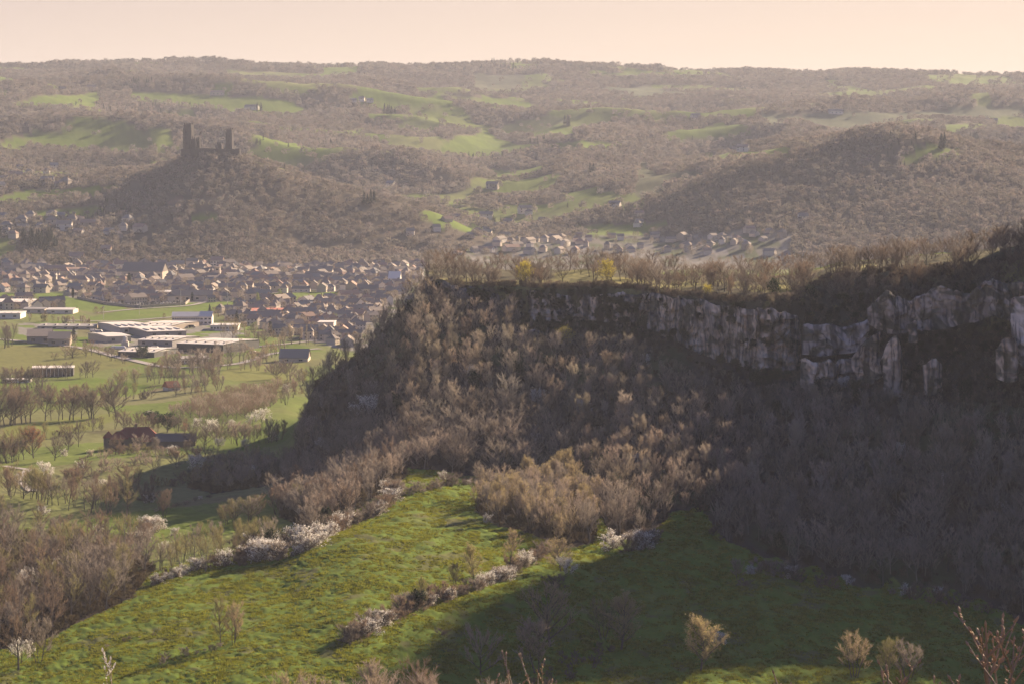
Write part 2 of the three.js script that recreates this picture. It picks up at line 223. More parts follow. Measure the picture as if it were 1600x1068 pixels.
// ---------- cliffs and crags ----------
const rockMat = new THREE.MeshPhysicalMaterial({ vertexColors: true, roughness: 1, specularIntensity: 0.2, side: THREE.DoubleSide });
// a rock wall through [px, D, py of its top, py of its foot]
function rock(pts, seed, o = {}) {
  const step = o.step ?? 0.42, P = pts.map(([px, D, a, b]) => { const [u, va] = bearing(px, a), vb = bearing(px, b)[1]; return [u * D, D, EYE + va * D, EYE + vb * D]; });
  const L = [0]; for (let i = 1; i < P.length; i++) L.push(L[i - 1] + Math.hypot(P[i][0] - P[i - 1][0], P[i][1] - P[i - 1][1]));
  const len = L[L.length - 1], at = [0, 1, 2, 3].map((k) => table(L.map((l, i) => [l, P[i][k]]))), n = Math.max(6, Math.round(len / step)), hi = Math.max(...P.map((p) => p[2] - p[3])), m = Math.max(6, Math.round((hi + 4) / step));
  const S = seed * 37.7;
  const wyOf = (s, y) => y + fbm(s / 9 + S, y / 9 + 7, 2) * 5;
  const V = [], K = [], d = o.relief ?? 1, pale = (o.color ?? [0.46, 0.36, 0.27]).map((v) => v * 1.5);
  for (let i = 0; i <= n; i++) {
    const s = i / n * len, rag = (o.ragged ?? 1.6) * 0.55;
    const yt = at[2](s) + fbm(s / 5 + S, 3, 3) * rag * 1.6, yb = at[3](s) - 2.5 + fbm(s / 7 + S, 9, 2) * rag;
    for (let j = 0; j <= m + 3; j++) {
      const t = Math.min(1, j / m), y = lerp(yb, yt, t), end = Math.min(s, len - s), x = at[0](s);
      let back = 3 * Math.pow(1 - Math.min(1, end / (o.taper ?? 3)), 2) + (o.lean ?? 0.12) * (y - yb);
      const wx = s + fbm(s / 6 + S, y / 5, 2) * 3.4, wy = y + fbm(s / 9 + S, y / 9 + 7, 2) * 5, flute = Math.pow(1 - Math.abs(noise(wx / 8.5 + S, y / 25)), 4), fine = Math.pow(1 - Math.abs(noise(wx / 2.2 + S, y / 6)), 3), ly = wy / 4.6, step = ly - Math.floor(ly), block = Math.floor(noise(Math.floor(wx / 3.1) * 3.7 + S, Math.floor(wy / 3.4) * 5.1) * 4) / 4;
      back -= d * (fbm(s / 17 + S, y / 22, 3) * 5.5 - flute * 2.2 - fine * 0.7 + block * 0.75 + (1 - step) * 0.7 + fbm(s / 1.1 + S, y / 1.1, 2) * 0.8);
      back += j > m ? (j - m) * 1.7 : 1.1 * Math.pow(Math.max(0, (t - 0.9) / 0.1), 2);
      V.push([x + noise(s / 1.3 + S, y / 1.7) * 0.3 * d, y - (j > m ? (j - m) * 0.25 : 0), -(at[1](s) + back)]);
      const crack = sstep(0.86, 0.97, 1 - Math.abs(noise(s / 2.4 + fbm(s / 3, y / 4, 2) * 1.2 + S, y / 22))), streak = Math.max(crack, sstep(0.0, 0.28, fbm(s / 1.3 + S, y / 11 + 5, 3))), blot = sstep(0.02, 0.25, fbm(s / 6 + S + 50, y / 5, 3)), ochre = sstep(0.22, 0.45, fbm(s / 4 + S + 90, y / 7, 3)), g = 0.85 + 0.35 * noise(s * 1.3, y * 1.1);
      const moss = sstep(0.05 - (o.moss ?? 0), 0.3 - (o.moss ?? 0), fbm(s / 4.5 + S + 20, wyOf(s, y) / 2.2, 3)); K.push([0, 1, 2].map((c) => lerp(lerp(pale[c], [0.4, 0.24, 0.15][c], ochre * 0.55), [0.075, 0.07, 0.068][c], Math.min(0.92, streak * 0.8 + blot * 0.5)) * g).map((v, c) => lerp(v, [0.05, 0.052, 0.03][c], moss * 0.75)));
    }
  }
  const pos = new Float32Array(V.length * 3), colr = new Float32Array(V.length * 3), idx = [], r = m + 4;
  V.forEach((v, i) => { pos.set(v, i * 3); colr.set(K[i], i * 3); });
  for (let i = 0; i < n; i++) for (let j = 0; j < m + 3; j++) { const a = i * r + j; idx.push(a, a + r, a + 1, a + 1, a + r, a + r + 1); }
  let g = new THREE.BufferGeometry(); g.setAttribute('position', new THREE.BufferAttribute(pos, 3)); g.setAttribute('color', new THREE.BufferAttribute(colr, 3)); g.setIndex(idx);
  return g.toNonIndexed();
}
const crag = (name, pts, seed, label, o) => solo(name, rock(pts, seed, o), rockMat, label, 'cliff');
crag('cliff_face', [[826, 1046, 456, 526], [850, 1040, 457, 530], [880, 1034, 460, 510], [920, 1024, 462, 505], [960, 1012, 458, 500], [1000, 1001, 458, 504], [1040, 988, 462, 522], [1075, 974, 468, 545], [1110, 962, 474, 562], [1150, 950, 480, 582], [1190, 938, 484, 602], [1225, 934, 486, 600], [1243, 938, 492, 566], [1256, 946, 505, 560]], 3, 'long pale limestone cliff with dark vertical streaks, the tallest rock face', { relief: 1.15 });
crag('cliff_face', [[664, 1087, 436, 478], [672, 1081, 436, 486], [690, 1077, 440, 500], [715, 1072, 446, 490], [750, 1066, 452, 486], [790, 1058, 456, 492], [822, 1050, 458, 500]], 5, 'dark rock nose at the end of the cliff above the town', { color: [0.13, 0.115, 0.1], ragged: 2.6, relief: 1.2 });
crag('cliff_face', [[1256, 928, 506, 545], [1290, 922, 506, 542], [1335, 914, 512, 540], [1360, 910, 500, 535]], 7, 'low grey rock wall just after the tallest cliff face', { color: [0.3, 0.26, 0.235] });
crag('cliff_face', [[1358, 910, 479, 496], [1385, 902, 457, 508], [1420, 894, 467, 504], [1470, 884, 449, 501], [1500, 878, 457, 494], [1550, 868, 441, 482], [1600, 856, 437, 496], [1660, 844, 442, 506], [1720, 833, 437, 516]], 9, 'broken upper limestone band under the trees of the rising rim', { relief: 1.2, ragged: 2.4, color: [0.31, 0.255, 0.21], moss: 0.12 });
crag('cliff_face', [[1586, 846, 470, 545], [1600, 842, 465, 560], [1640, 834, 462, 570]], 10, 'tall pale rock column at the edge of the picture', { color: [0.45, 0.39, 0.34] });
crag('rock_outcrop', [[1253, 910, 566, 604], [1280, 904, 560, 600], [1310, 898, 566, 606], [1340, 892, 552, 596], [1365, 887, 528, 588], [1380, 884, 516, 578]], 11, 'sloping pale crag rising beside a leaning dark cleft', { ragged: 2.6 });
crag('rock_outcrop', [[1384, 877, 560, 600], [1395, 874, 532, 606], [1405, 872, 524, 610], [1414, 874, 545, 606]], 13, 'tall narrow rock pinnacle standing in the dark wood', { taper: 2, lean: 0.2, relief: 0.7 });
crag('rock_outcrop', [[1422, 882, 506, 522], [1430, 880, 500, 522], [1437, 882, 508, 522]], 17, 'small pale rock tooth above the pinnacles', { taper: 1.5, relief: 0.5 });
crag('rock_outcrop', [[1446, 868, 575, 602], [1455, 865, 562, 606], [1466, 864, 560, 604], [1478, 868, 574, 600]], 19, 'low double rock outcrop in the wood below the pinnacle', { taper: 2, relief: 0.7 });
crag('rock_outcrop', [[1562, 846, 546, 580], [1575, 842, 532, 586], [1588, 841, 530, 584], [1596, 844, 545, 580]], 23, 'blunt rock tower with pale top far along the slope', { taper: 2, relief: 0.7 });
crag('rock_outcrop', [[888, 1012, 560, 575], [905, 1003, 548, 582], [930, 996, 545, 586], [955, 994, 548, 584], [972, 997, 560, 580]], 29, 'tilted pale boulder slab lying below the cliff', { taper: 3, lean: 0.9, relief: 0.8, color: [0.36, 0.33, 0.31] });
crag('rock_outcrop', [[808, 1028, 520, 548], [830, 1020, 516, 556], [860, 1014, 526, 556], [886, 1010, 528, 552]], 31, 'grey rock step between the cliff and the boulder slab', { ragged: 2, color: [0.28, 0.25, 0.23] });

// ---------- trees ----------
// grows limbs, branches and twigs; returns the wood, the twigs and the twig ends
function grow(seed, o) {
  const R = RNG(seed), f = (a, b) => a + (b - a) * R(), wood = new GB(), twigs = new GB(), ends = [];
  const { h, stems = 1, base = 0.28, n1 = 9, n2 = 7, n3 = 13, spread = 0.42, rise = 0.5, twigL = 1, twigW = 0.055, thick = 0.02, top = 0.8 } = o;
  const path = (p, d, len, n, up, bend) => { const pts = [p], v = new THREE.Vector3(...d); let q = p; for (let i = 0; i < n; i++) { v.x += f(-bend, bend); v.z += f(-bend, bend); v.y += up + f(-bend, bend) * 0.5; v.normalize(); q = [q[0] + v.x * len / n, q[1] + v.y * len / n, q[2] + v.z * len / n]; pts.push(q); } return pts; };
  const on = (pts, t) => { const s = Math.min(pts.length - 1.001, t * (pts.length - 1)), i = Math.floor(s), w = s - i, a = pts[i], b = pts[i + 1]; return [[0, 1, 2].map((c) => lerp(a[c], b[c], w)), new THREE.Vector3(b[0] - a[0], b[1] - a[1], b[2] - a[2]).normalize()]; };
  const twig = (p, v, len) => { const s = new THREE.Vector3(f(-1, 1), f(-1, 1), f(-1, 1)).cross(v).normalize().multiplyScalar(twigW / 2), e = [p[0] + v.x * len, p[1] + v.y * len, p[2] + v.z * len]; twigs.tri([p[0] - s.x, p[1] - s.y, p[2] - s.z], [p[0] + s.x, p[1] + s.y, p[2] + s.z], e); ends.push(e); };
  for (let st = 0; st < stems; st++) {
    const a0 = f(0, 6.3), sp = stems > 1 ? f(0.08, 0.3) : 0.04, r0 = h * thick * (stems > 1 ? 0.7 : 1) * f(0.85, 1.15);
    const trunk = path([Math.cos(a0) * sp * 1.2, -0.8, Math.sin(a0) * sp * 1.2], [Math.cos(a0) * sp, 1, Math.sin(a0) * sp], h * top * f(0.88, 1.05), 5, 0.05, 0.09);
    wood.tube(trunk, [1.15, 0.95, 0.75, 0.55, 0.36, 0.16].map((q) => q * r0), 5);
    const k1 = Math.round(n1 / (stems > 1 ? stems * 0.75 : 1));
    for (let i = 0; i < k1; i++) {
      const t = lerp(base, 0.98, (i + f(0, 0.8)) / k1), [p, v] = on(trunk, t), az = i * 2.4 + a0 + f(-0.4, 0.4), e = lerp(rise * 0.6, rise * 1.5, t) + f(-0.15, 0.15);
      const shape = Math.sin(Math.PI * Math.min(1, 0.32 + 0.62 * (t - base) / (1 - base))), len = h * spread * (0.45 + 0.55 * shape) * f(0.8, 1.15);
      const limb = path(p, [Math.cos(az) * Math.cos(e), Math.sin(e), Math.sin(az) * Math.cos(e)], len, 3, 0.14, 0.16), rl = r0 * (1 - t * 0.7) * 0.6;
      wood.tube(limb, [rl, rl * 0.75, rl * 0.5, rl * 0.22], 4);
      for (let j = 0; j < n2; j++) {
        const t2 = lerp(0.22, 1, (j + f(0, 0.9)) / n2), [p2, v2] = on(limb, t2), b = path(p2, [v2.x + f(-0.9, 0.9), v2.y + f(-0.35, 0.8), v2.z + f(-0.9, 0.9)], len * lerp(0.55, 0.3, t2) * f(0.7, 1.2), 2, 0.16, 0.2), rb = Math.max(0.03, rl * 0.4);
        wood.tube(b, [rb, rb * 0.7, rb * 0.3], 3);
        for (let k = 0; k < n3; k++) { const [p3, v3] = on(b, lerp(0.1, 1, (k + R()) / n3)), d = new THREE.Vector3(v3.x + f(-0.9, 0.9), v3.y + f(-0.45, 0.95), v3.z + f(-0.9, 0.9)).normalize(); twig(p3, d, twigL * f(0.5, 1.2)); }
      }
    }
  }
  return { wood, twigs, ends, R };
}
function flecks(ends, n, size, R, blob = 0.35) {  // leaves or petals round the twig ends
  const g = new GB(), f = (a) => (R() * 2 - 1) * a;
  for (let i = 0; i < n; i++) { const e = ends[Math.floor(R() * ends.length)], c = [e[0] + f(blob), e[1] + f(blob), e[2] + f(blob)], s = size * (0.6 + 0.8 * R()); g.tri([c[0] + f(s), c[1] + f(s), c[2] + f(s)], [c[0] + f(s), c[1] + f(s), c[2] + f(s)], [c[0] + f(s), c[1] + f(s), c[2] + f(s)]); }
  return g;
}
const SPEC = {
  oak: { h: 9, base: 0.24, n1: 11, n2: 8, n3: 10, spread: 0.5, rise: 0.55, twigL: 1.0 },
  forest: { h: 12, base: 0.36, n1: 11, n2: 8, n3: 9, spread: 0.36, rise: 0.7, twigL: 1.0, thick: 0.016 },
  lone_oak: { h: 9, base: 0.22, n1: 16, n2: 11, n3: 14, spread: 0.46, rise: 0.55, twigL: 0.75, twigW: 0.045 },
  lone_ash: { h: 12, base: 0.24, n1: 20, n2: 9, n3: 13, spread: 0.27, rise: 0.7, twigL: 0.8, twigW: 0.045, thick: 0.014 },
  lone_coppice: { h: 10, stems: 4, base: 0.28, n1: 24, n2: 8, n3: 12, spread: 0.29, rise: 0.75, twigL: 0.75, twigW: 0.045, thick: 0.012 },
  coppice: { h: 10, stems: 4, base: 0.34, n1: 16, n2: 6, n3: 8, spread: 0.27, rise: 0.95, twigL: 1.0, thick: 0.012 },
  ash: { h: 13, base: 0.26, n1: 14, n2: 6, n3: 9, spread: 0.27, rise: 0.8, twigL: 1.1, thick: 0.014 },
  walnut: { h: 7, base: 0.22, n1: 10, n2: 7, n3: 14, spread: 0.55, rise: 0.5, twigL: 0.8, top: 0.62 },
  poplar: { h: 15, base: 0.15, n1: 18, n2: 5, n3: 9, spread: 0.15, rise: 1.15, twigL: 1.0, thick: 0.012, top: 0.95 },
  shrub: { h: 3, stems: 5, base: 0.1, n1: 15, n2: 5, n3: 9, spread: 0.42, rise: 0.6, twigL: 0.55, twigW: 0.045, thick: 0.012 },
};
const PROTO = {};
for (const k in SPEC) PROTO[k] = [0, 1, 2].map((i) => { const t = grow(101 + i * 17 + k.length * 131, SPEC[k]); return { wood: t.wood.geo(), twigs: t.twigs.geo(), ends: t.ends, R: t.R, h: SPEC[k].h }; });
const leafy = (kind, n, size, blob) => PROTO[kind].map((p) => ({ ...p, leaf: flecks(p.ends, n, size, RNG(n + p.ends.length), blob).geo() }));
PROTO.blossom_shrub = leafy('shrub', 1700, 0.075, 0.18); PROTO.blossom_tree = leafy('walnut', 2800, 0.13, 0.25); PROTO.bud_oak = leafy('lone_oak', 2600, 0.14, 0.25); PROTO.bud_ash = leafy('lone_ash', 2200, 0.14, 0.25); PROTO.leaf_poplar = leafy('poplar', 1500, 0.22, 0.35); PROTO.ivy = leafy('walnut', 2600, 0.24, 0.5); PROTO.evergreen_shrub = leafy('shrub', 1500, 0.17, 0.2);
function conifer(seed, h, r, narrow) {
  const R = RNG(seed), w = new GB(), g = new GB(); w.tube([[0, -0.6, 0], [0, h * 0.5, 0], [0, h * 0.97, 0]], [h * 0.018, h * 0.012, 0.02], 5);
  for (let i = 0; i < 420; i++) { const t = Math.pow(R(), 0.75), y = h * lerp(narrow ? 0.04 : 0.1, 1, t), q = R() * 6.283, l = r * (narrow ? Math.pow(Math.sin(Math.PI * Math.min(1, 0.12 + 0.88 * t)), 0.6) : 1 - t * 0.97) * (0.7 + 0.5 * R()) + 0.12, d = narrow ? 0.9 : -0.35, s = 0.28 + 0.22 * R(); const e = [Math.cos(q) * l, y + d * l, Math.sin(q) * l], n = [-Math.sin(q) * s, 0.12, Math.cos(q) * s]; g.tri([0, y, 0].map((v, k) => v + e[k] * (k === 1 ? 0 : 0.15)), [e[0] * 0.8 + n[0], e[1] + 0.1, e[2] * 0.8 + n[2]], [e[0] - n[0] * 0.6, e[1] - 0.12, e[2] - n[2] * 0.6]); }
  return { wood: w.geo(), leaf: g.geo(), h };
}
PROTO.spruce = [1, 2, 3].map((s) => conifer(s * 7, 13, 2.6)); PROTO.cypress = [1, 2].map((s) => conifer(s * 13, 9, 1.1, true));
const bark = mat(0.12, 0.1, 0.085, 1), barkPale = mat(0.22, 0.19, 0.16, 1);
const thin = (r, g, b) => new THREE.MeshPhysicalMaterial({ color: col(r, g, b), roughness: 1, side: THREE.DoubleSide, transmission: 0.35, thickness: 0, specularIntensity: 0.1 });
const twg = (r, g, b) => new THREE.MeshPhysicalMaterial({ color: col(r, g, b), roughness: 1, side: THREE.DoubleSide, transmission: 0.35, thickness: 0, specularIntensity: 0.1 });
const TW = { grey: twg(0.29, 0.245, 0.205), pink: twg(0.37, 0.295, 0.24), brown: twg(0.23, 0.165, 0.12), dark: twg(0.16, 0.13, 0.11), olive: twg(0.27, 0.24, 0.11), gold: twg(0.38, 0.3, 0.19) };
const LF = { white: thin(0.8, 0.76, 0.7), cream: thin(0.66, 0.58, 0.44), yellow: thin(0.62, 0.52, 0.07), bud: thin(0.38, 0.31, 0.15), fresh: thin(0.25, 0.3, 0.07), ivy: thin(0.018, 0.035, 0.014), needle: thin(0.02, 0.034, 0.022), rust: thin(0.3, 0.14, 0.08) };
function plant(name, kind, x, D, hgt, label, group, o = {}) {
  const p = pick(PROTO[kind]), s = hgt / p.h, g = thing(name, label, o.category ?? 'tree', group, x, height(x, D) - (o.sink ?? 0.1), -D, rr(0, 6.28)), wide = o.wide ?? 1;
  g.scale.set(s * wide * rr(0.9, 1.12), s, s * wide * rr(0.9, 1.12));
  part(g, o.category === 'shrub' ? 'stem' : 'trunk', p.wood, o.bark ?? bark);
  if (p.twigs) part(g, p.leaf ? 'twigs' : 'crown', p.twigs, TW[o.twig ?? 'grey']);
  if (p.leaf) part(g, o.leafName ?? 'crown', p.leaf, LF[o.leaf ?? 'white']);
  return g;
}
const at = (name, kind, px, py, hpx, label, group, o) => { const g = ground(px, py); return plant(name, kind, g[0], g[2], hpx * g[2] / F, label, group, o); };
// jittered grid over an outline [x, D]
function scatter(poly, gap, fn) { const b = bounds(poly); for (let x = b[0]; x < b[2]; x += gap) for (let D = b[1]; D < b[3]; D += gap) { const X = x + rnd() * gap, Y = D + rnd() * gap; if (inside(poly, X, Y)) fn(X, Y); } }
// many copies of one plant as uncounted stuff
function massOf(holder, name, kind, spots, woodC, twigC, leafC) {
  const vs = PROTO[kind], tintC = new THREE.Color(), m = new THREE.Matrix4(), q = new THREE.Quaternion(), up = new THREE.Vector3(0, 1, 0), vm = new THREE.MeshPhysicalMaterial({ vertexColors: true, roughness: 1, side: THREE.DoubleSide, transmission: 0.35, thickness: 0, specularIntensity: 0.1 });
  vs.forEach((p, v) => {
    const mine = spots.filter((_, i) => i % vs.length === v); if (!mine.length) return;
    const gs = [[p.wood, woodC], [p.twigs, twigC], [p.leaf, leafC]].filter((e) => e[0] && e[1]).map(([g, c]) => { const h = g.clone(), n = h.attributes.position.count, a = new Float32Array(n * 3); for (let i = 0; i < n; i++) a.set(c, i * 3); h.setAttribute('color', new THREE.BufferAttribute(a, 3)); return h; });
    const im = shade(new THREE.InstancedMesh(mergeGeometries(gs), vm, mine.length)); im.name = name; im.userData.kind = 'stuff'; holder.add(im);
    mine.forEach((s, i) => { const k = s.h / p.h, w = s.w ?? 1; q.setFromAxisAngle(up, s.turn ?? rnd() * 6.28); m.compose(new THREE.Vector3(s.x, s.y ?? height(s.x, s.D) - 0.1, -s.D), q, new THREE.Vector3(k * w, k, k * w)); im.setMatrixAt(i, m); const b = s.b ?? rr(0.6, 1.45); im.setColorAt(i, tintC.setRGB(b * rr(0.95, 1.08), b, b * rr(0.9, 1.05))); });
  });
}
function mass(name, label, category) { const g = new THREE.Group(); g.name = name; scene.add(g); return tag(g, label, category, null, 'stuff'); }
const look = (kind, twig, tall) => (tall ? 'tall ' : '') + { grey: 'grey', pink: 'pinkish', dark: 'dark', brown: 'brown', olive: 'greenish', gold: 'golden' }[twig] + ' ' + ({ coppice: 'many-stemmed tree', oak: 'spreading tree', ash: 'slender tree', forest: 'upright tree', walnut: 'round tree', bud_ash: 'budding tree', bud_oak: 'budding tree', poplar: 'feathery tree', shrub: 'bush' }[kind] ?? 'tree');
// the wood below the cliff
{
  const spots = [];
  for (let D = 600; D < 1160; D += 5.6) for (let c = 436; c < 1780; c += 5.1 / D * F) { const DD = D + rr(-3, 3), cc = c + rr(-2.6, 2.6) / D * F; if (!inForest(cc, DD)) continue; spots.push({ x: (cc - 800) / F * DD, D: DD, c: cc }); }
  const open = (s) => (s.c > 820 && s.c < 1270 && s.D > EDGE(s.c) - (s.c > 1040 ? 26 : 10)) || hash(Math.round(s.x * 3), Math.round(s.D * 3)) < 0.07;
  const list = spots.filter((s) => !open(s));
  for (const s of list) { const patch = noise(s.x / 28, s.D / 40), under = s.c > 815 ? 1 - sstep(26, s.c > 1000 ? 95 : 66, EDGE(s.c) - s.D) : 0; s.kind = patch > 0.25 ? 'coppice' : patch < -0.45 ? 'oak' : hash(Math.round(s.x), Math.round(s.D), 4) < 0.25 ? 'ash' : 'forest'; s.h = lerp(rr(5.5, 13.5), rr(2.4, 4.2), under) * (s.c < 640 ? 0.8 : 1); }
  const edge = list.filter((s) => s.c > 0 && s.c < 1600).sort((a, b) => a.D - FOOT(a.c) - (b.D - FOOT(b.c))).slice(0, 300), front = new Set(edge);
  for (const s of edge) { const twig = pick(['grey', 'pink', 'grey', 'dark']), w = s.c < 640 ? 'at the wood edge beside the copse' : s.c < 760 ? 'under the wood at the lit field top' : s.c < 900 ? 'at the wood corner above the field' : s.c < 1080 ? 'on the wood tip over the shaded meadow' : s.c < 1250 ? 'at the wood foot by the meadow clearing' : s.c < 1420 ? 'along the wood foot beside the shaded meadow' : 'at the darkest end of the wood foot'; plant('woodland_tree', s.kind, s.x, s.D, s.h, look(s.kind, twig, s.h > 11.5) + ' ' + w, 'bare trees along the foot of the cliff wood', { twig, bark: pick([bark, barkPale]) }); }
  const holder = mass('bare_forest', 'dense bare winter wood climbing to the foot of the cliff', 'wood');
  for (const [k, w, t] of [['forest', [0.2, 0.17, 0.145], [0.29, 0.245, 0.2]], ['coppice', [0.22, 0.185, 0.155], [0.33, 0.275, 0.22]], ['oak', [0.16, 0.135, 0.115], [0.24, 0.205, 0.17]], ['ash', [0.25, 0.215, 0.18], [0.29, 0.25, 0.2]]]) massOf(holder, 'bare_trees', k, list.filter((s) => s.kind === k && !front.has(s)), w, t);
  for (let i = 0; i < 34; i++) { const s = pick(list.filter((q) => q.c > 480 && q.c < 1580)), w = i % 3; plant(w ? 'ivy_tree' : 'blossom_tree', w ? 'ivy' : 'blossom_tree', s.x + 2, s.D, w ? rr(6, 9) : rr(5, 7), w ? 'dark ivy-covered tree standing in the cliff wood' : 'white blossoming tree hidden in the cliff wood', w ? 'ivy trees in the cliff wood' : 'blossoming trees in the cliff wood', { leaf: w ? 'ivy' : 'white', wide: w ? 0.5 : 0.8 }); }
  const brush = []; for (const s of spots) for (let k = 0; k < 2; k++) if (rnd() < 0.7) brush.push({ x: s.x + rr(-3, 3), D: s.D + rr(-3, 3), h: rr(1.2, 3.4), b: rr(0.5, 1.2) });
  massOf(mass('undergrowth', 'low brown scrub filling the wood floor under the trees', 'undergrowth'), 'scrub', 'shrub', brush, [0.08, 0.065, 0.05], [0.13, 0.1, 0.075]);
  // dark ivy and box clinging to ledges of the cliff
  const ledge = [];
  for (let c = 668; c < 1780; c += rr(2.2, 4)) for (let k = 0; k < 3; k++) { const D = EDGE(c) - rr(-3, 22) * (k / 2), x = (c - 800) / F * D; if (c > 1000 && (k < 2 || rnd() < 0.5)) continue; ledge.push({ x, D, h: rr(1.2, 3.2), b: rr(0.6, 1.3) }); }
  for (let c = 668; c < 1760; c += rr(0.5, 1.5)) { const top = MESA(c), base = c < 1000 ? 66 : 60, y = lerp(base, top, rnd()), D = EDGE(c) - 1.5 - rr(0, 2) - (top - y) * 0.12; if (fbm(c / 26, y / 6, 3) > (c > 1250 ? 0.02 : c > 1040 ? 0.16 : -0.1)) ledge.push({ x: (c - 800) / F * D, D, y: y - 0.6, h: rr(0.9, 2.6), b: rr(0.6, 1.3) }); }
  massOf(mass('ledge_scrub', 'dark evergreen scrub and ivy on the ledges of the cliff', 'scrub'), 'evergreen_scrub', 'evergreen_shrub', ledge, [0.09, 0.08, 0.06], [0.12, 0.1, 0.07], [0.045, 0.055, 0.026]);
}
// oak scrub along the rim of the mesa
{
  const spots = [], yellow = [[822, 12], [948, 12], [1106, 7], [1525, 12], [1510, 6], [1592, 11]];
  for (let c = 664; c < 1760; c += 1) for (let k = 0; k < 1; k++) { if (rnd() > 0.34 || fbm(c / 18, 5, 2) > 0.22) continue; const d = rr(4, 62), D = EDGE(c) + d; spots.push({ x: (c - 800) / F * D, D, c, d }); }
  spots.sort((a, b) => a.d - b.d);
  const slope = []; for (let c = 664; c < 1780; c += 1.1) { for (let k = 0; k < (c > 1240 ? 5 : 1); k++) slope.push((() => { const D = EDGE(c) + rr(c > 1240 ? -34 : 2, c > 1240 ? 40 : 12); return { x: (c - 800) / F * D, D, h: rr(1, 3.6), b: rr(0.5, 1.3) }; })()); }
  massOf(mass('rim_scrub', 'dark thorny scrub on the brow above the cliffs', 'scrub'), 'scrub', 'shrub', slope, [0.13, 0.11, 0.09], [0.19, 0.155, 0.12]);
  const rimAt = (c) => c < 760 ? 'on the cliff top over the dark nose' : c < 900 ? 'on the cliff top behind the scrubby face' : c < 1040 ? 'on the rim above the grass terrace' : c < 1160 ? 'on the rim left of the tallest face' : c < 1290 ? 'on the rim above the tallest face' : c < 1420 ? 'on the rim where it starts to rise' : c < 1610 ? 'high on the rising rim' : 'on the rim beyond the picture edge';
  for (const s of spots.slice(0, 330)) { if (yellow.some(([y, w]) => Math.abs(s.c - y) < w + 5 && s.d < 20)) continue; if (s.c > 1640) continue; if (s.d < 14 && rnd() < 0.7) { const tw = pick(['brown', 'olive', 'dark']); plant('rim_shrub', 'shrub', s.x, s.D, rr(1.5, 3.2), 'low ' + look('shrub', tw) + ' ' + rimAt(s.c), 'bushes along the cliff rim', { twig: tw, category: 'shrub' }); } else { const k = pick(['oak', 'oak', 'coppice', 'forest']), tw = pick(['grey', 'dark', 'dark', 'brown']), h = rr(5.5, 11) * (s.c > 1380 ? 1.12 : 1); plant('rim_tree', k, s.x, s.D, h, look(k, tw, h > 9) + ' ' + rimAt(s.c), 'bare oaks along the cliff rim', { twig: tw }); } }
  const names = ['yellow flowering tree on the cliff top nearest the town', 'yellow flowering tree on the rim above the middle of the cliff', 'small round yellow bush on the rim above the tallest face', 'broad yellow flowering tree high on the rising rim', 'small yellow bush beside the broad yellow tree on the rim', 'yellow tree on the rim at the picture edge'];
  yellow.forEach(([c, w], i) => { const D = EDGE(c) + 6; plant('yellow_tree', 'bud_oak', (c - 800) / F * D, D, w < 10 ? 5.5 : 9.5, names[i], null, { leaf: 'yellow', twig: 'olive', wide: 0.85 }); });
  for (const [c, l] of [[1268, 'dark ivy-covered tree between bare oaks on the rim'], [1342, 'ivy-clad forked tree standing alone on the rim'], [1210, 'dark green ivy tree above the tallest cliff face'], [1500, 'narrow ivy-covered trunk in the tall rim trees']]) { const D = EDGE(c) + 12; plant('ivy_tree', 'ivy', (c - 800) / F * D, D, 8, l, null, { leaf: 'ivy', wide: 0.55 }); }
  for (const [px, l, k] of [[885, 'yellow flowering bush in the wood under the boulder slab', 'yellow'], [573, 'round white blossoming tree alone in the brown wood', 'white']]) { const D = px === 885 ? 985 : 985, x = (px - 800) / F * D; plant('flowering_tree', k === 'white' ? 'blossom_tree' : 'bud_oak', x, D, k === 'white' ? 10 : 9, l, null, { leaf: k }); }
  const behind = []; for (let c = 670; c < 2300; c += c > 1640 ? rr(0.8, 2.4) : rr(5, 13)) { const D = EDGE(c) + (c > 1640 ? rr(2, 140) : rr(20, 140)); behind.push({ x: (c - 800) / F * D, D, h: rr(6, 9) }); }
  massOf(mass('mesa_wood', 'bare oak wood spreading over the flat top behind the cliff rim', 'wood'), 'bare_trees', 'oak', behind, [0.1, 0.085, 0.07], [0.17, 0.13, 0.105]);
}
// far woods, seen as one mass
const tufts = (seed, n, rx, ry, l, w) => { const R = RNG(seed), g = new GB(), f = (a) => (R() * 2 - 1) * a; for (let i = 0; i < n; i++) { const q = R() * 6.283, t = R(), r = rx * Math.sqrt(R()) * Math.sin(Math.PI * (0.25 + 0.68 * t)), p = [Math.cos(q) * r, ry * (0.12 + 0.8 * t), Math.sin(q) * r], d = [Math.cos(q) * 0.5 + f(0.5), 0.7 + f(0.4), Math.sin(q) * 0.5 + f(0.5)], s = [f(w), f(w), f(w)]; g.tri([p[0] - s[0], p[1] - s[1], p[2] - s[2]], [p[0] + s[0], p[1] + s[1], p[2] + s[2]], [p[0] + d[0] * l, p[1] + d[1] * l, p[2] + d[2] * l]); } return g.geo(); };
PROTO.far_tree = [1, 2, 3].map((s) => ({ twigs: tufts(s, 70, 4, 8, 2.4, 0.7), h: 9 }));
PROTO.mid_tree = [1, 2, 3].map((s) => { const w = new GB(); w.tube([[0, -0.5, 0], [0.2, 4, 0.1], [0, 7, 0.2]], [0.22, 0.15, 0.05], 4); return { wood: w.geo(), twigs: tufts(s + 9, 330, 3.8, 8.2, 1.7, 0.13), h: 9 }; });
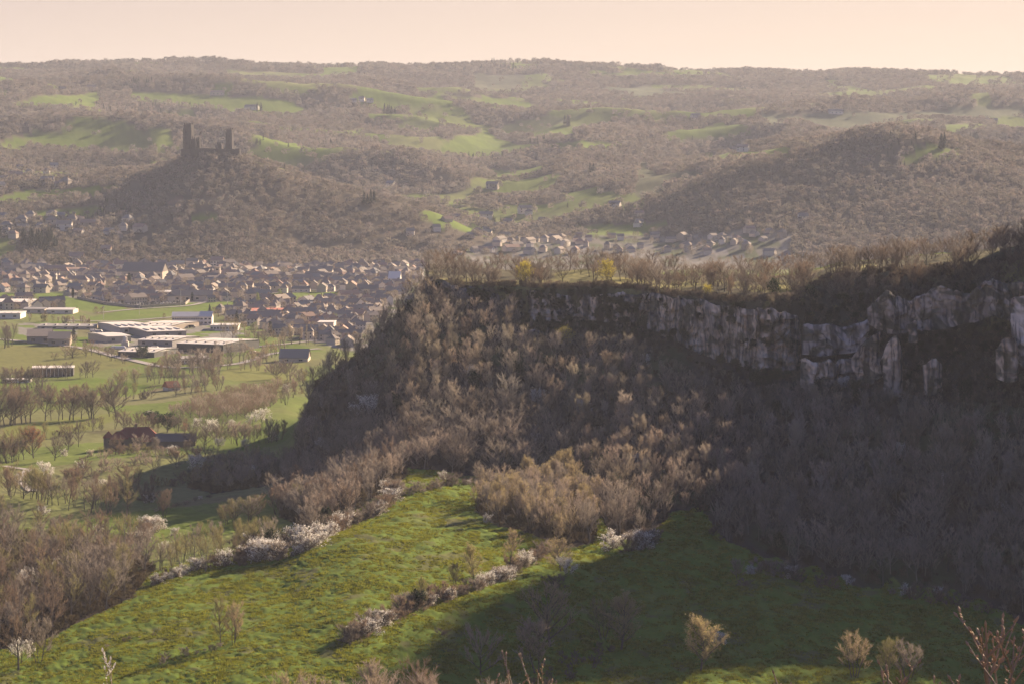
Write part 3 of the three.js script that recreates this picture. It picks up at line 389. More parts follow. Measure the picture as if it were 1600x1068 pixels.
{
  const far = [], spruce = [], R = RNG(77);
  for (let D = 2860; D < 7900; D += D * 0.00275) for (let c = -80; c < 1680; c += 11.5 * Math.sqrt(3000 / D)) {
    const DD = D + (R() - 0.5) * D * 0.003, cc = c + (R() - 0.5) * 11, x = (cc - 800) / F * DD, u = use(x, DD);
    if (u !== 'wild') { if (!(u.kind && R() < 0.006)) continue; }
    else { const open = openHill(x, DD), h2 = R(), cone = cc > 225 && cc < 440 && DD > 3140 && DD < 3420; if (open > 0 && !cone && h2 < (open < 0.02 ? 0.2 : 0.93)) continue; if (DD < 3350 && cc < 820 && cc > 190 && DD > 3000 && !cone && fbm(x / 40, DD / 26, 2) > 0.0 && h2 < 0.8) continue; if (h2 < 0.12) continue; }
    const pat = noise(x / 150 + 30, DD / 210);
    (pat > 0.72 && R() < 0.55 ? spruce : far).push({ x, D: DD, h: (6 + R() * 5) * (DD > 6800 ? 1.35 : 1) * (DD < 3400 ? 0.8 : 1), w: 0.9 + R() * 0.5, b: (0.7 + R() * 0.5) * (1 + 0.25 * pat), turn: R() * 6.28 });
  }
  console.log('far trees', far.length, spruce.length);
  massOf(mass('hill_woods', 'brown leafless woods covering the hazy hills beyond the town', 'wood'), 'far_trees', 'far_tree', far, null, [0.2, 0.175, 0.155]);
  massOf(mass('hill_spruce_woods', 'dark evergreen plantations on the hazy hills', 'wood'), 'far_spruces', 'spruce', spruce, [0.08, 0.06, 0.05], null, [0.02, 0.032, 0.022]);
}
// ---------- single trees, groves and hedges of the near slopes ----------
const twigPick = () => pick(['grey', 'brown', 'pink', 'olive']);
function grove(poly, gap, name, kinds, hmin, hmax, label, group, o = {}) { let n = 0; scatter(poly, gap, (x, D) => { if (o.skip && fbm(x / 16, D / 26, 2) > o.skip) return; const k = pick(kinds), twig = o.twigs ? pick(o.twigs) : twigPick(), h = rr(hmin, hmax); plant(name, k, x, D, h, look(k, twig, h > (hmin + hmax) / 2) + ' ' + label, group, { twig, leaf: o.leaf, bark: pick([bark, barkPale]), ...o }); n++; }); return n; }
grove(WOOD_LEFT, 7.6, 'thicket_tree', ['forest', 'coppice', 'ash', 'oak'], 9, 14.5, 'in the dense thicket at the near corner', 'bare trees of the corner thicket', { twigs: ['brown', 'grey', 'dark', 'olive'], skip: 0.14 });
grove(WOOD_G1, 5.4, 'copse_tree', ['coppice', 'oak', 'forest'], 7, 11.5, 'in the copse between the two lit fields', 'bare trees of the copse between fields', { twigs: ['pink', 'grey', 'brown'] });
grove(WOOD_G2, 5.2, 'budding_tree', ['coppice', 'forest', 'bud_ash', 'ash'], 8, 12.5, 'in the tongue of wood above the shaded meadow', 'budding trees in the tongue of wood', { twigs: ['pink', 'gold', 'grey'], leaf: 'bud' });
grove(WOOD_FARM, 7.5, 'farm_grove_tree', ['coppice', 'oak', 'bud_ash'], 6, 9, 'in the grove below the long grey barn', 'grove below the barn', { twigs: ['grey', 'pink', 'dark'], leaf: 'bud' });
{ const sh = []; for (const w of [WOOD_LEFT, WOOD_G1, WOOD_G2, WOOD_FARM]) scatter(w, 2.7, (x, D) => sh.push({ x, D, h: rr(1.2, 3.2), b: rr(0.6, 1.2) })); massOf(mass('thicket_undergrowth', 'brown undergrowth of brambles beneath the groves', 'undergrowth'), 'scrub', 'shrub', sh, [0.07, 0.06, 0.045], [0.12, 0.095, 0.06]); }
// hedges: lines of bushes on the ground
function hedge(pts, gap, name, label, group, white, h0, h1, tree = 0) {
  const w = pts.map(([px, py]) => { const g = ground(px, py); return [g[0], g[2]]; });
  for (let i = 1; i < w.length; i++) { const a = w[i - 1], b = w[i], L = Math.hypot(b[0] - a[0], b[1] - a[1]), n = Math.max(1, Math.round(L / gap)); for (let k = 0; k < n; k++) { const t = (k + rnd()) / n, x = lerp(a[0], b[0], t) + rr(-1.1, 1.1), D = lerp(a[1], b[1], t) + rr(-1.6, 1.6), isW = rnd() < white * 0.62; if (rnd() < tree) plant(name.replace('bush', 'tree'), pick(['ash', 'coppice', 'forest']), x, D, rr(6, 10), 'slender bare tree standing in the ' + group, 'trees in the ' + group, { twig: pick(['olive', 'grey', 'brown']) }); else plant(name, isW ? 'blossom_shrub' : 'shrub', x, D, rr(h0 * 0.75, h1 * 1.15) * 1.3, (isW ? 'white blossoming ' : 'bare dark ') + label, group + (isW ? ', blossoming' : ', bare'), { category: 'shrub', twig: pick(['dark', 'grey', 'brown']), leaf: 'white', leafName: 'blossom', wide: rr(1, 1.35) }); } }
}
hedge([[232, 925], [280, 905], [325, 893], [385, 890]], 2.3, 'hedge_bush', 'bush in the lower hedge running towards the corner thicket', 'lower hedge', 0.4, 2, 3.6, 0.1);
hedge([[360, 885], [400, 882], [440, 880], [490, 862]], 1.5, 'hedge_bush', 'bush in the thick hedge clump with ivy trees', 'thick hedge clump', 0.62, 2.4, 4.8, 0.1);
hedge([[370, 870], [420, 866], [470, 856]], 1.9, 'hedge_bush', 'bush at the back of the thick hedge clump', 'back of the hedge clump', 0.5, 2.6, 5.2, 0.15);
hedge([[490, 858], [530, 835], [575, 815], [600, 797], [622, 770]], 1.9, 'hedge_bush', 'bush along the copse edge above the lit field', 'copse edge', 0.3, 2, 4);
hedge([[535, 1018], [570, 1000], [610, 978], [650, 958], [700, 945]], 1.5, 'hedge_bush', 'bush in the diagonal hedge beside the shaded meadow', 'diagonal hedge', 0.5, 2, 3.8);
hedge([[700, 945], [750, 928], [790, 910], [830, 888], [850, 872]], 1.8, 'hedge_bush', 'bush at the upper end of the diagonal hedge', 'upper diagonal hedge', 0.35, 1.6, 3.2);
hedge([[640, 778], [700, 762], [780, 756], [850, 752], [890, 756]], 2.6, 'hedge_bush', 'bush under the wood at the top of the lit field', 'field top hedge', 0.12, 1.6, 3.2);
hedge([[190, 860], [215, 850], [235, 830]], 1.9, 'hedge_bush', 'bush in the small hedge above the thicket', 'small hedge', 0.25, 2, 4);
hedge([[240, 805], [290, 790], [330, 780]], 3.2, 'hedge_bush', 'bush on the bank between the two upper fields', 'field bank', 0.1, 0.8, 1.6);
hedge([[150, 1030], [190, 1012], [235, 1005]], 2.6, 'bramble_bush', 'low russet bush on the terrace of the lit field', 'terrace brambles', 0, 0.5, 1.1);
hedge([[240, 1050], [290, 1035], [345, 1022]], 2.2, 'bramble_bush', 'low russet bush along the dark bank under the lone field trees', 'bank brambles', 0, 0.6, 1.6);
hedge([[960, 868], [1000, 866], [1030, 850]], 2, 'hedge_bush', 'bush at the wood tip over the shaded meadow', 'wood tip bushes', 0.4, 2, 4.5);
hedge([[1190, 900], [1260, 918], [1330, 932]], 3, 'hedge_bush', 'bush at the wood foot beside the shaded meadow', 'wood foot bushes', 0.2, 1.6, 3.6);
hedge([[1400, 936], [1470, 950], [1590, 972]], 3, 'hedge_bush', 'bush at the darkest end of the wood foot', 'dark wood foot bushes', 0.16, 1.6, 3.8);
const W = (px, py, h, kind, label, o = {}) => at(o.name ?? 'blossom_tree', { oak: 'lone_oak', ash: 'lone_ash', coppice: 'lone_coppice' }[kind] ?? kind, px, py, h, label, o.group, o);
// white blossom
for (const [px, py, h, l] of [[328, 682, 30, 'white blossoming tree beside the farm cypress garden'], [408, 664, 30, 'broad white blossoming tree on the dark green bank'], [392, 668, 24, 'pale blossoming bush touching the broad white tree'], [65, 752, 34, 'large white blossoming tree by the lane bend'], [35, 925, 38, 'tall white blossoming tree inside the corner thicket'], [82, 898, 24, 'small white blossoming tree among brown thicket crowns'], [137, 716, 15, 'small cream blossoming tree below the farmhouse'], [155, 768, 20, 'low white blossoming bush under a bare field tree'], [302, 742, 36, 'white blossoming tree at the end of the barn grove'], [386, 754, 28, 'white blossoming tree on the shadowed field edge'], [265, 712, 18, 'little blossoming fruit tree in front of the barn'], [192, 700, 12, 'small blossoming bush against the farmhouse wall'], [820, 895, 34, 'white blossoming bush at the top of the diagonal hedge'], [850, 768, 18, 'small white tree by the upper meadow gate'], [876, 752, 18, 'white blossoming tree under the dark wood edge'], [890, 750, 14, 'small white bush beside the blossoming tree under the wood'], [762, 822, 18, 'white blossom showing in the budding wood tongue'], [1177, 905, 18, 'thin white blossoming tree standing in the shaded meadow'], [268, 842, 16, 'pale blossoming bush on the upper field bank'], [20, 1050, 46, 'white blossoming bush in the bottom corner'], [232, 655, 16, 'white blossoming tree behind the farmhouse roof'], [885, 910, 40, 'tall pale blossoming tree beside the shaded meadow']]) W(px, py, h, h < 19 ? 'blossom_shrub' : 'blossom_tree', l, { leaf: px === 137 ? 'cream' : 'white', leafName: 'blossom', wide: 0.9 });
for (const [px, py, h, l] of [[120, 735, 16, 'white fruit tree at the top of the orchard meadow'], [95, 715, 14, 'white blossom above the lane bend'], [340, 702, 20, 'white tree in the belt behind the barn'], [425, 690, 18, 'blossoming tree at the top of the shaded bank'], [305, 668, 16, 'pale blossom tree beside the orchard rows'], [360, 668, 14, 'white bush on the edge of the walnut orchard'], [228, 790, 18, 'white bush on the path above the thicket'], [250, 868, 20, 'white bush on the strip above the lower hedge'], [150, 842, 22, 'white blossom at the back of the thicket'], [110, 930, 26, 'white blossom low in the thicket'], [60, 812, 20, 'white blossom at the top of the thicket'], [520, 800, 20, 'white blossom in the copse front'], [470, 815, 22, 'white blossom at the near corner of the copse'], [600, 770, 20, 'white blossom at the far end of the copse'], [690, 752, 16, 'white bush under the wood at the field top'], [960, 860, 20, 'white blossom at the wood tip'], [1330, 925, 24, 'white blossom at the wood foot beside the meadow'], [1478, 945, 24, 'white blossom at the dark end of the wood foot'], [445, 612, 14, 'white tree where orchard meets the spur'], [380, 700, 16, 'white bush between barn belts']]) W(px, py, h, h < 19 ? 'blossom_shrub' : 'blossom_tree', l, { leafName: 'blossom', wide: 0.95 });
// lone trees
for (const [px, py, h, kind, l, o] of [
  [338, 1020, 82, 'ash', 'lone tall bare tree in the lit field, the left of a pair', { twig: 'olive' }], [358, 1018, 76, 'coppice', 'lone bare tree in the lit field, the right of a pair', { twig: 'gold' }],
  [15, 1062, 100, 'forest', 'dark bare tree in the near left corner', { twig: 'brown' }], [48, 1050, 86, 'coppice', 'slim bare tree beside the dark corner tree', { twig: 'grey' }],
  [1100, 1062, 88, 'bud_oak', 'round yellow budding tree alone in the shaded meadow', { leaf: 'bud', twig: 'gold', wide: 1.1 }], [1128, 1018, 26, 'blossom_shrub', 'white blossom bush behind the round budding tree', { leafName: 'blossom' }],
  [862, 1022, 118, 'oak', 'round bare tree with ivy trunk near the meadow', { twig: 'gold', wide: 1.0 }], [842, 1066, 100, 'coppice', 'pale bare bushy tree in front of the round tree', { twig: 'pink', wide: 1.1 }],
  [972, 1028, 112, 'bud_ash', 'slender yellow budding tree in the shaded meadow', { leaf: 'bud', twig: 'gold', wide: 1.1 }], [945, 1012, 80, 'coppice', 'thin grey tree behind the slender budding tree', { twig: 'olive' }],
  [650, 962, 62, 'ash', 'thin bare tree over the ivy stump in the diagonal hedge', { twig: 'olive' }], [650, 965, 42, 'ivy', 'dark ivy-covered stump in the diagonal hedge', { leaf: 'ivy', wide: 0.6 }],
  [740, 925, 74, 'bud_ash', 'olive budding tree behind the diagonal hedge', { leaf: 'bud', twig: 'olive' }], [712, 930, 50, 'coppice', 'small thin tree behind the diagonal hedge', { twig: 'olive' }], [795, 900, 80, 'ash', 'upright budding tree with feathery branches by the meadow corner', { twig: 'gold', wide: 0.9 }],
  [878, 900, 56, 'bud_oak', 'dusty yellow budding tree beside the shaded meadow', { leaf: 'bud', twig: 'pink' }], [1158, 915, 44, 'coppice', 'thin grey sapling next to the white tree in the meadow', { twig: 'grey' }],
  [485, 850, 60, 'oak', 'round bare tree with ivy in the hedge corner', { twig: 'grey' }], [505, 830, 40, 'ivy', 'dark ivy tree in the corner of the copse', { leaf: 'ivy', wide: 0.6 }], [418, 872, 48, 'ivy', 'dark ivy-covered tree in the blossoming hedge clump', { leaf: 'ivy', wide: 0.45 }], [396, 868, 40, 'ivy', 'narrow ivy tree in the hedge clump', { leaf: 'ivy', wide: 0.35 }],
  [250, 815, 54, 'coppice', 'bare tree on the bank between the upper fields', { twig: 'brown' }], [190, 775, 54, 'oak', 'bare round tree in the orchard meadow', { twig: 'brown' }], [212, 765, 42, 'ash', 'slim bare tree beside the round orchard tree', { twig: 'olive' }], [272, 735, 30, 'walnut', 'small grey fruit tree in front of the long barn', { twig: 'pink' }], [236, 740, 32, 'walnut', 'small bare fruit tree under the farmhouse', { twig: 'pink' }], [122, 755, 40, 'oak', 'bare tree between lane and orchard meadow', { twig: 'brown' }], [48, 718, 56, 'bud_oak', 'russet tree above the lane bend', { leaf: 'rust', twig: 'brown' }], [118, 700, 44, 'ash', 'tall bare tree left of the farmhouse', { twig: 'dark' }], [100, 708, 40, 'coppice', 'dark bare tree above the lane', { twig: 'dark' }], [80, 722, 40, 'oak', 'dark spreading tree over the lane', { twig: 'dark' }],
  [215, 706, 34, 'walnut', 'bare pinkish fruit tree before the red roof', { twig: 'pink' }], [176, 712, 34, 'oak', 'bare tree hiding the left end of the farmhouse', { twig: 'brown' }], [238, 712, 32, 'coppice', 'bare tree hiding the joint of farmhouse and barn', { twig: 'grey' }], [290, 712, 30, 'coppice', 'bare tree in front of the barn end', { twig: 'dark' }], [160, 728, 28, 'walnut', 'low bare fruit tree in the farm orchard', { twig: 'pink' }],
  [750, 1068, 100, 'walnut', 'pale spreading fruit tree at the bottom of the meadow', { twig: 'pink', wide: 0.85 }], [1345, 1074, 84, 'coppice', 'pale bushy tree at the bottom beside the dark meadow', { twig: 'gold', wide: 1.1 }], [1395, 1076, 76, 'coppice', 'second pale bushy tree at the bottom of the dark meadow', { twig: 'olive' }], [1430, 1078, 74, 'coppice', 'third pale bushy tree at the bottom of the dark meadow', { twig: 'grey' }],
]) W(px, py, h, kind, l, { name: kind === 'ivy' ? 'ivy_tree' : 'lone_tree', ...o });
grove(byD([[250, 705], [420, 745], [440, 800], [300, 790], [235, 760]]), 9, 'field_edge_tree', ['ash', 'coppice', 'forest'], 7, 11, 'on the strip between lower hedge and upper field', 'slender trees on the strip', { twigs: ['olive', 'grey', 'olive'] });
grove(byD([[430, 480], [820, 480], [800, 540], [450, 545]]), 8.5, 'slope_tree', ['coppice', 'walnut', 'oak'], 7, 10, 'rising from below at the bottom edge', 'russet treetops at the bottom edge', { twigs: ['brown', 'gold', 'pink'] });
grove(byD([[820, 560], [950, 600], [970, 625], [900, 612], [830, 590]]), 4.5, 'bramble_bush', ['shrub'], 1.2, 2.6, 'between the round tree and the budding tree', 'brambles in the meadow', { category: 'shrub', twigs: ['dark'] });
W(1170, 925, 18, 'shrub', 'dark round bramble in the shaded meadow', { name: 'bramble_bush', category: 'shrub', twig: 'dark', wide: 1.6 });
W(690, 1005, 16, 'shrub', 'low dark bramble below the diagonal hedge', { name: 'bramble_bush', category: 'shrub', twig: 'dark', wide: 1.8 });
W(870, 925, 26, 'shrub', 'dark bramble at the foot of the pale blossoming tree', { name: 'bramble_bush', category: 'shrub', twig: 'dark', wide: 1.8 });
// grass tussocks of the two near meadows
{
  const tuft = (seed) => { const R = RNG(seed), g = new GB(), f = (a) => (R() * 2 - 1) * a; for (let i = 0; i < 11; i++) { const q = R() * 6.28, r = R() * 0.34, b = [Math.cos(q) * r, -0.05, Math.sin(q) * r], w = 0.07 + R() * 0.07; g.tri([b[0] - w, b[1], b[2] + f(0.05)], [b[0] + w, b[1], b[2] + f(0.05)], [b[0] + Math.cos(q) * 0.16 + f(0.1), 0.2 + R() * 0.22, b[2] + Math.sin(q) * 0.16 + f(0.1)]); } return g.geo(); };
  PROTO.tussock = [1, 2, 3].map((k) => ({ twigs: tuft(k * 5), h: 0.4 }));
  const spots = [], k = [0, 0, 0];
  for (const a of fields.filter((q) => q.kind === 'meadow' && q.box[1] < 900)) scatter(a.poly, 0.78, (x, D) => { const c = 800 + x / D * F; if (c < -30 || c > 1630 || D < 552 || D > 960) return; const u = use(x, D); if (!u.kind) return; const n = fbm(x / 3.2, D / 6, 2); if (n < -0.12 && rnd() < 0.7) return; spots.push({ x, D, y: height(x, D), h: rr(0.22, 0.5) * (1 + n), w: rr(0.8, 1.5), b: rr(0.75, 1.25) }); });
  console.log('tussocks', spots.length);
  const hold = mass('meadow_grass', 'tussocky green grass of the meadows', 'grass');
  massOf(hold, 'grass', 'tussock', spots, null, [0.19, 0.2, 0.026]);
}
// ---------- the plain ----------
{
  const orchard = world([[255, 652], [300, 632], [430, 606], [436, 622], [405, 655], [330, 662]]), [ax, aD] = orchard[0];
  const th = 0.6; for (let i = -40; i < 60; i++) for (let j = -40; j < 60; j++) { const x = ax + (i * Math.cos(th) - j * Math.sin(th)) * 8.6 + rr(-0.7, 0.7), D = aD + (i * Math.sin(th) + j * Math.cos(th)) * 8.6 + rr(-0.7, 0.7); if (inside(orchard, x, D)) { const twig = pick(['brown', 'pink', 'brown']), hh = rr(6, 8.2); plant('walnut_tree', 'walnut', x, D, hh, look('walnut', twig, hh > 7.1) + ' planted in the orchard rows behind the farm', 'walnut orchard rows', { twig }); } }
  const rowTree = (a, b, n, name, kinds, h0, h1, label, group, o = {}) => { const p = ground(...a), q = ground(...b); for (let i = 0; i < n; i++) { const t = (i + rr(0.1, 0.9)) / n, x = lerp(p[0], q[0], t) + rr(-3, 3), D = lerp(p[2], q[2], t) + rr(-5, 5); const k = pick(kinds), twig = o.twigs ? pick(o.twigs) : twigPick(), h = rr(h0, h1) * 1.15; plant(name, k, x, D, h, label.replace(/^(.*?)\b(tree|bush|oak)\b/, look(k, twig, h > (h0 + h1) * 0.58)), group, { twig, ...o }); } };
  rowTree([70, 658], [150, 655], 12, 'parkland_tree', ['oak', 'forest', 'ash'], 10, 15, 'tall dark tree in the row across the olive meadow', 'dark tree row across the olive meadow', { twigs: ['dark', 'brown'] });
  rowTree([0, 668], [38, 662], 9, 'parkland_tree', ['oak', 'oak', 'forest'], 12, 17, 'large dark oak at the picture edge above the olive meadow', 'dark oaks at the edge', { twigs: ['dark', 'brown'] });
  W(180, 652, 58, 'oak', 'great spreading bare oak standing in the olive meadow', { name: 'parkland_tree', twig: 'dark', wide: 1.15 }); W(168, 652, 40, 'oak', 'bare oak close beside the great spreading oak', { name: 'parkland_tree', twig: 'dark' });
  rowTree([170, 612], [235, 592], 12, 'valley_tree', ['oak', 'coppice'], 7, 11, 'bare tree in the hedgerow behind the small orange roof', 'hedgerow behind the orange roof');
  rowTree([235, 600], [345, 600], 16, 'valley_tree', ['oak', 'coppice', 'ash'], 8, 13, 'bare tree in the thick hedgerow before the warehouses', 'hedgerow before the warehouses', { twigs: ['grey', 'brown', 'dark'] });
  rowTree([320, 575], [380, 565], 10, 'valley_tree', ['ash', 'oak'], 10, 15, 'tall bare tree beside the dark-fronted warehouse', 'trees beside the dark-fronted warehouse', { twigs: ['pink', 'grey'] });
  rowTree([150, 590], [90, 592], 7, 'valley_tree', ['oak', 'ash'], 6, 10, 'bare tree beside the black modern building', 'trees by the black modern building', { twigs: ['dark'] });
  rowTree([80, 562], [145, 556], 6, 'valley_tree', ['oak', 'walnut'], 5, 9, 'small bare tree dotted on the olive field', 'trees dotted on the olive field');
  rowTree([0, 545], [26, 540], 5, 'valley_tree', ['ash', 'forest'], 12, 17, 'tall dark tree at the picture edge before the barns', 'dark trees before the barns', { twigs: ['dark'] });
  rowTree([385, 578], [450, 548], 14, 'valley_tree', ['poplar', 'coppice', 'ash'], 8, 14, 'feathery pinkish tree on the plain near the spur', 'feathery trees near the spur', { twigs: ['pink', 'gold'] });
  rowTree([430, 590], [485, 600], 7, 'valley_tree', ['oak', 'walnut'], 8, 11, 'dark bare tree below the wooded spur', 'trees below the spur', { twigs: ['dark', 'grey'] });
  rowTree([440, 635], [475, 600], 8, 'valley_tree', ['oak', 'coppice'], 7, 10, 'bare tree at the top of the dark green bank', 'trees on the green bank');
  for (const [px, py, h, kind, l, o] of [[404, 477, 22, 'leaf_poplar', 'fresh green poplar beside the town field, the left one', { leaf: 'fresh', wide: 1.6 }], [443, 476, 26, 'leaf_poplar', 'fresh green round poplar in front of the town field', { leaf: 'fresh', wide: 2 }], [328, 495, 20, 'spruce', 'dark pine beside the long white building', { leaf: 'needle', wide: 1.4 }], [115, 534, 24, 'spruce', 'broad dark conifer beside the grey barn', { leaf: 'needle', wide: 1.9 }], [115, 466, 16, 'cypress', 'narrow cypress at the near corner of the cemetery', { leaf: 'needle' }], [203, 450, 24, 'cypress', 'tall thin cypress among the town roofs', { leaf: 'needle' }], [301, 470, 14, 'cypress', 'cypress before the long barn by the cemetery', { leaf: 'needle' }], [314, 468, 12, 'cypress', 'second cypress before the long barn', { leaf: 'needle' }], [370, 505, 20, 'spruce', 'dark conifer by the red sports court', { leaf: 'needle', wide: 1.6 }], [422, 526, 24, 'cypress', 'dark column cypress in the houses beyond the warehouses', { leaf: 'needle' }], [397, 524, 22, 'bud_oak', 'yellow budding tree among houses behind the warehouses', { leaf: 'fresh' }], [112, 452, 14, 'bud_oak', 'light green tree among the left town houses', { leaf: 'fresh' }], [168, 552, 14, 'shrub', 'round dark bush on the warehouse verge', { wide: 1.6, twig: 'dark' }], [235, 668, 30, 'ivy', 'dark evergreen behind the farmhouse', { leaf: 'ivy', wide: 1.1 }], [258, 676, 34, 'ivy', 'broad dark evergreen in the farm garden', { leaf: 'ivy', wide: 1.1 }], [285, 680, 18, 'bud_oak', 'small red-leaved tree in the farm garden', { leaf: 'rust' }], [222, 560, 24, 'ivy', 'rounded dark tree before the white-roofed warehouse', { leaf: 'ivy', wide: 0.9 }], [405, 560, 16, 'shrub', 'large round bush by the low hip-roofed house', { wide: 2, twig: 'brown' }], [388, 566, 20, 'leaf_poplar', 'pale green bushy tree on the plain near the road', { leaf: 'fresh', wide: 1.6 }], [520, 505, 18, 'bud_oak', 'yellow-green tree at the town edge above the spur', { leaf: 'fresh' }]]) W(px, py, h, kind, l, { name: ['spruce', 'cypress'].includes(kind) ? 'conifer' : kind === 'shrub' ? 'bush' : 'plain_tree', category: kind === 'shrub' ? 'shrub' : 'tree', ...o });
  rowTree([0, 612], [70, 604], 12, 'valley_tree', ['oak', 'coppice'], 8, 13, 'bare tree in the hedge left of the olive meadow', 'hedge left of the olive meadow', { twigs: ['dark', 'brown'] });
  rowTree([60, 628], [240, 622], 22, 'valley_tree', ['oak', 'shrub', 'coppice'], 4, 10, 'bare tree in the long hedge before the orchard', 'long hedge before the orchard', { twigs: ['dark', 'brown', 'olive'] });
  rowTree([0, 702], [60, 690], 10, 'valley_tree', ['coppice', 'walnut'], 5, 9, 'bare tree in the hedge above the lane', 'hedge above the lane', { twigs: ['brown', 'olive'] });
  rowTree([60, 690], [160, 672], 12, 'valley_tree', ['shrub', 'coppice', 'walnut'], 3, 8, 'bare tree on the rim of the olive meadow near the farm', 'trees near the farm', { twigs: ['brown', 'olive', 'dark'] });
  rowTree([0, 728], [30, 720], 10, 'valley_tree', ['coppice', 'oak'], 7, 11, 'bare tree in the garden beyond the lane', 'garden beyond the lane', { twigs: ['dark', 'brown'] });
  rowTree([0, 775], [70, 792], 14, 'valley_tree', ['coppice', 'oak'], 7, 12, 'bare tree between the lane and the corner thicket', 'trees between lane and thicket', { twigs: ['brown', 'gold', 'olive'] });
  rowTree([80, 790], [190, 812], 16, 'valley_tree', ['coppice', 'ash', 'forest'], 7, 12, 'bare tree above the corner thicket', 'trees above the thicket', { twigs: ['olive', 'brown', 'grey'] });
  rowTree([290, 700], [440, 690], 22, 'valley_tree', ['coppice', 'oak'], 6, 10, 'dark bare tree in the belt behind the barn', 'belt behind the barn', { twigs: ['dark', 'grey', 'pink'] });
  rowTree([300, 730], [430, 745], 18, 'valley_tree', ['coppice', 'oak'], 6, 10, 'pale bare tree in the belt below the barn', 'belt below the barn', { twigs: ['pink', 'grey', 'gold'] });
  rowTree([160, 742], [240, 722], 9, 'valley_tree', ['walnut', 'shrub'], 3, 6, 'small bare fruit tree in the orchard meadow', 'fruit trees in the orchard meadow', { twigs: ['pink', 'grey'] });
  rowTree([110, 545], [200, 570], 12, 'valley_tree', ['coppice', 'oak'], 5, 9, 'small bare tree along the warehouse road', 'trees along the warehouse road', {});
  rowTree([255, 580], [350, 585], 16, 'valley_tree', ['coppice', 'oak', 'ash'], 9, 14, 'tall bare tree in front of the white office', 'trees in front of the office', { twigs: ['pink', 'grey', 'brown'] });
  rowTree([350, 530], [500, 540], 18, 'valley_tree', ['coppice', 'poplar', 'oak'], 7, 13, 'bare tree along the town edge road', 'trees along the town edge road', { twigs: ['pink', 'gold', 'grey'] });
  rowTree([40, 500], [150, 510], 12, 'valley_tree', ['coppice', 'shrub'], 4, 8, 'bare tree behind the long grey shed', 'trees behind the shed', {});
  rowTree([150, 712], [300, 716], 20, 'garden_bush', ['shrub', 'walnut', 'shrub'], 2.5, 5, 'bare bush in the garden in front of the farm', 'bushes before the farm', { twigs: ['brown', 'olive', 'dark', 'pink'] });
  rowTree([170, 672], [290, 676], 14, 'garden_tree', ['oak', 'coppice'], 6, 9, 'bare tree rising behind the farm roofs', 'trees behind the farm', { twigs: ['brown', 'dark'] });
  rowTree([0, 640], [60, 634], 9, 'valley_tree', ['oak', 'coppice'], 7, 12, 'bare tree in the second hedge at the picture edge', 'second hedge at the edge', { twigs: ['dark', 'brown'] });
  rowTree([270, 620], [350, 608], 12, 'valley_tree', ['oak', 'coppice'], 6, 10, 'bare tree behind the walnut orchard', 'trees behind the orchard', { twigs: ['brown', 'grey'] });
  rowTree([230, 770], [330, 745], 14, 'valley_tree', ['shrub', 'coppice'], 2.5, 7, 'bare bush in the hedge below the farm orchard', 'hedge below the farm orchard', { twigs: ['brown', 'dark', 'olive'] });
  rowTree([90, 760], [230, 790], 16, 'valley_tree', ['shrub', 'coppice', 'oak'], 3, 8, 'bare tree in the hedge above the strip field', 'hedge above the strip field', { twigs: ['brown', 'dark', 'olive'] });
  rowTree([330, 830], [470, 800], 16, 'valley_tree', ['coppice', 'oak'], 5, 9, 'bare tree on the near side of the strip field', 'near side of the strip field', { twigs: ['olive', 'grey', 'brown'] });
  rowTree([240, 572], [460, 582], 20, 'valley_tree', ['coppice', 'shrub', 'oak'], 3, 8, 'bare tree in the hedge across the plain fields', 'hedge across the plain fields', { twigs: ['brown', 'grey', 'pink'] });
  // spruce rows on the hillside left of the castle
  for (let i = 0; i < 46; i++) { const g = ground(rr(38, 92), rr(378, 394), 2600); plant('hillside_spruce', 'spruce', g[0], g[2], rr(13, 19), 'tall dark spruce in the plantation above the left of town', 'spruce plantation above the town', { leaf: 'needle', bark }); }
  for (const [px, py, n, grp] of [[215, 132, 5, 'spruces on the upper field left of the castle'], [240, 134, 4, 'spruces at the end of the upper field'], [410, 176, 3, 'spruces beside the far farm'], [580, 320, 5, 'pines on the spur right of the castle'], [610, 178, 8, 'spruces over the middle hill field'], [880, 196, 7, 'spruces behind the bright hill field'], [920, 275, 3, 'dark conifers above the village field'], [1462, 232, 5, 'conifers in the small field on the right ridge'], [1512, 222, 6, 'conifers on the crest of the right ridge'], [770, 98, 4, 'conifers breaking the skyline']]) for (let i = 0; i < n; i++) { const g = ground(px + rr(-10, 10), py + rr(-1, 2), 2700); plant('hill_conifer', 'spruce', g[0], g[2], rr(13, 20), 'dark conifer among the ' + grp, grp, { leaf: 'needle', wide: 1.2 }); }
  // town trees
  const tt = []; for (let i = 0; i < 2500; i++) { const c = rr(-60, 1300), D = rr(1850, 3300), x = (c - 800) / F * D; if (hit(townPoly, x, D) && !hit(fields, x, D)) tt.push({ x, D, h: rr(4, 8.5), b: rr(0.7, 1.4) }); }
  massOf(mass('town_gardens', 'bare garden trees scattered between the town houses', 'trees'), 'garden_trees', 'mid_tree', tt, [0.12, 0.1, 0.09], [0.21, 0.18, 0.145]);
  const vt = []; for (let i = 0; i < 700; i++) { const c = rr(-60, 640), D = rr(1500, 2250), x = (c - 800) / F * D; if (c > 480 && D < 1700) continue; if (!hit(fields, x, D) && !hit(townPoly, x, D) && fbm(x / 60, D / 90, 2) > 0.0) vt.push({ x, D, h: rr(1.5, 7), b: rr(0.7, 1.3) }); }
  massOf(mass('plain_scrub', 'loose bushes and young trees along the plain lanes', 'scrub'), 'bushes', 'mid_tree', vt, [0.1, 0.08, 0.07], [0.18, 0.14, 0.09]);
}
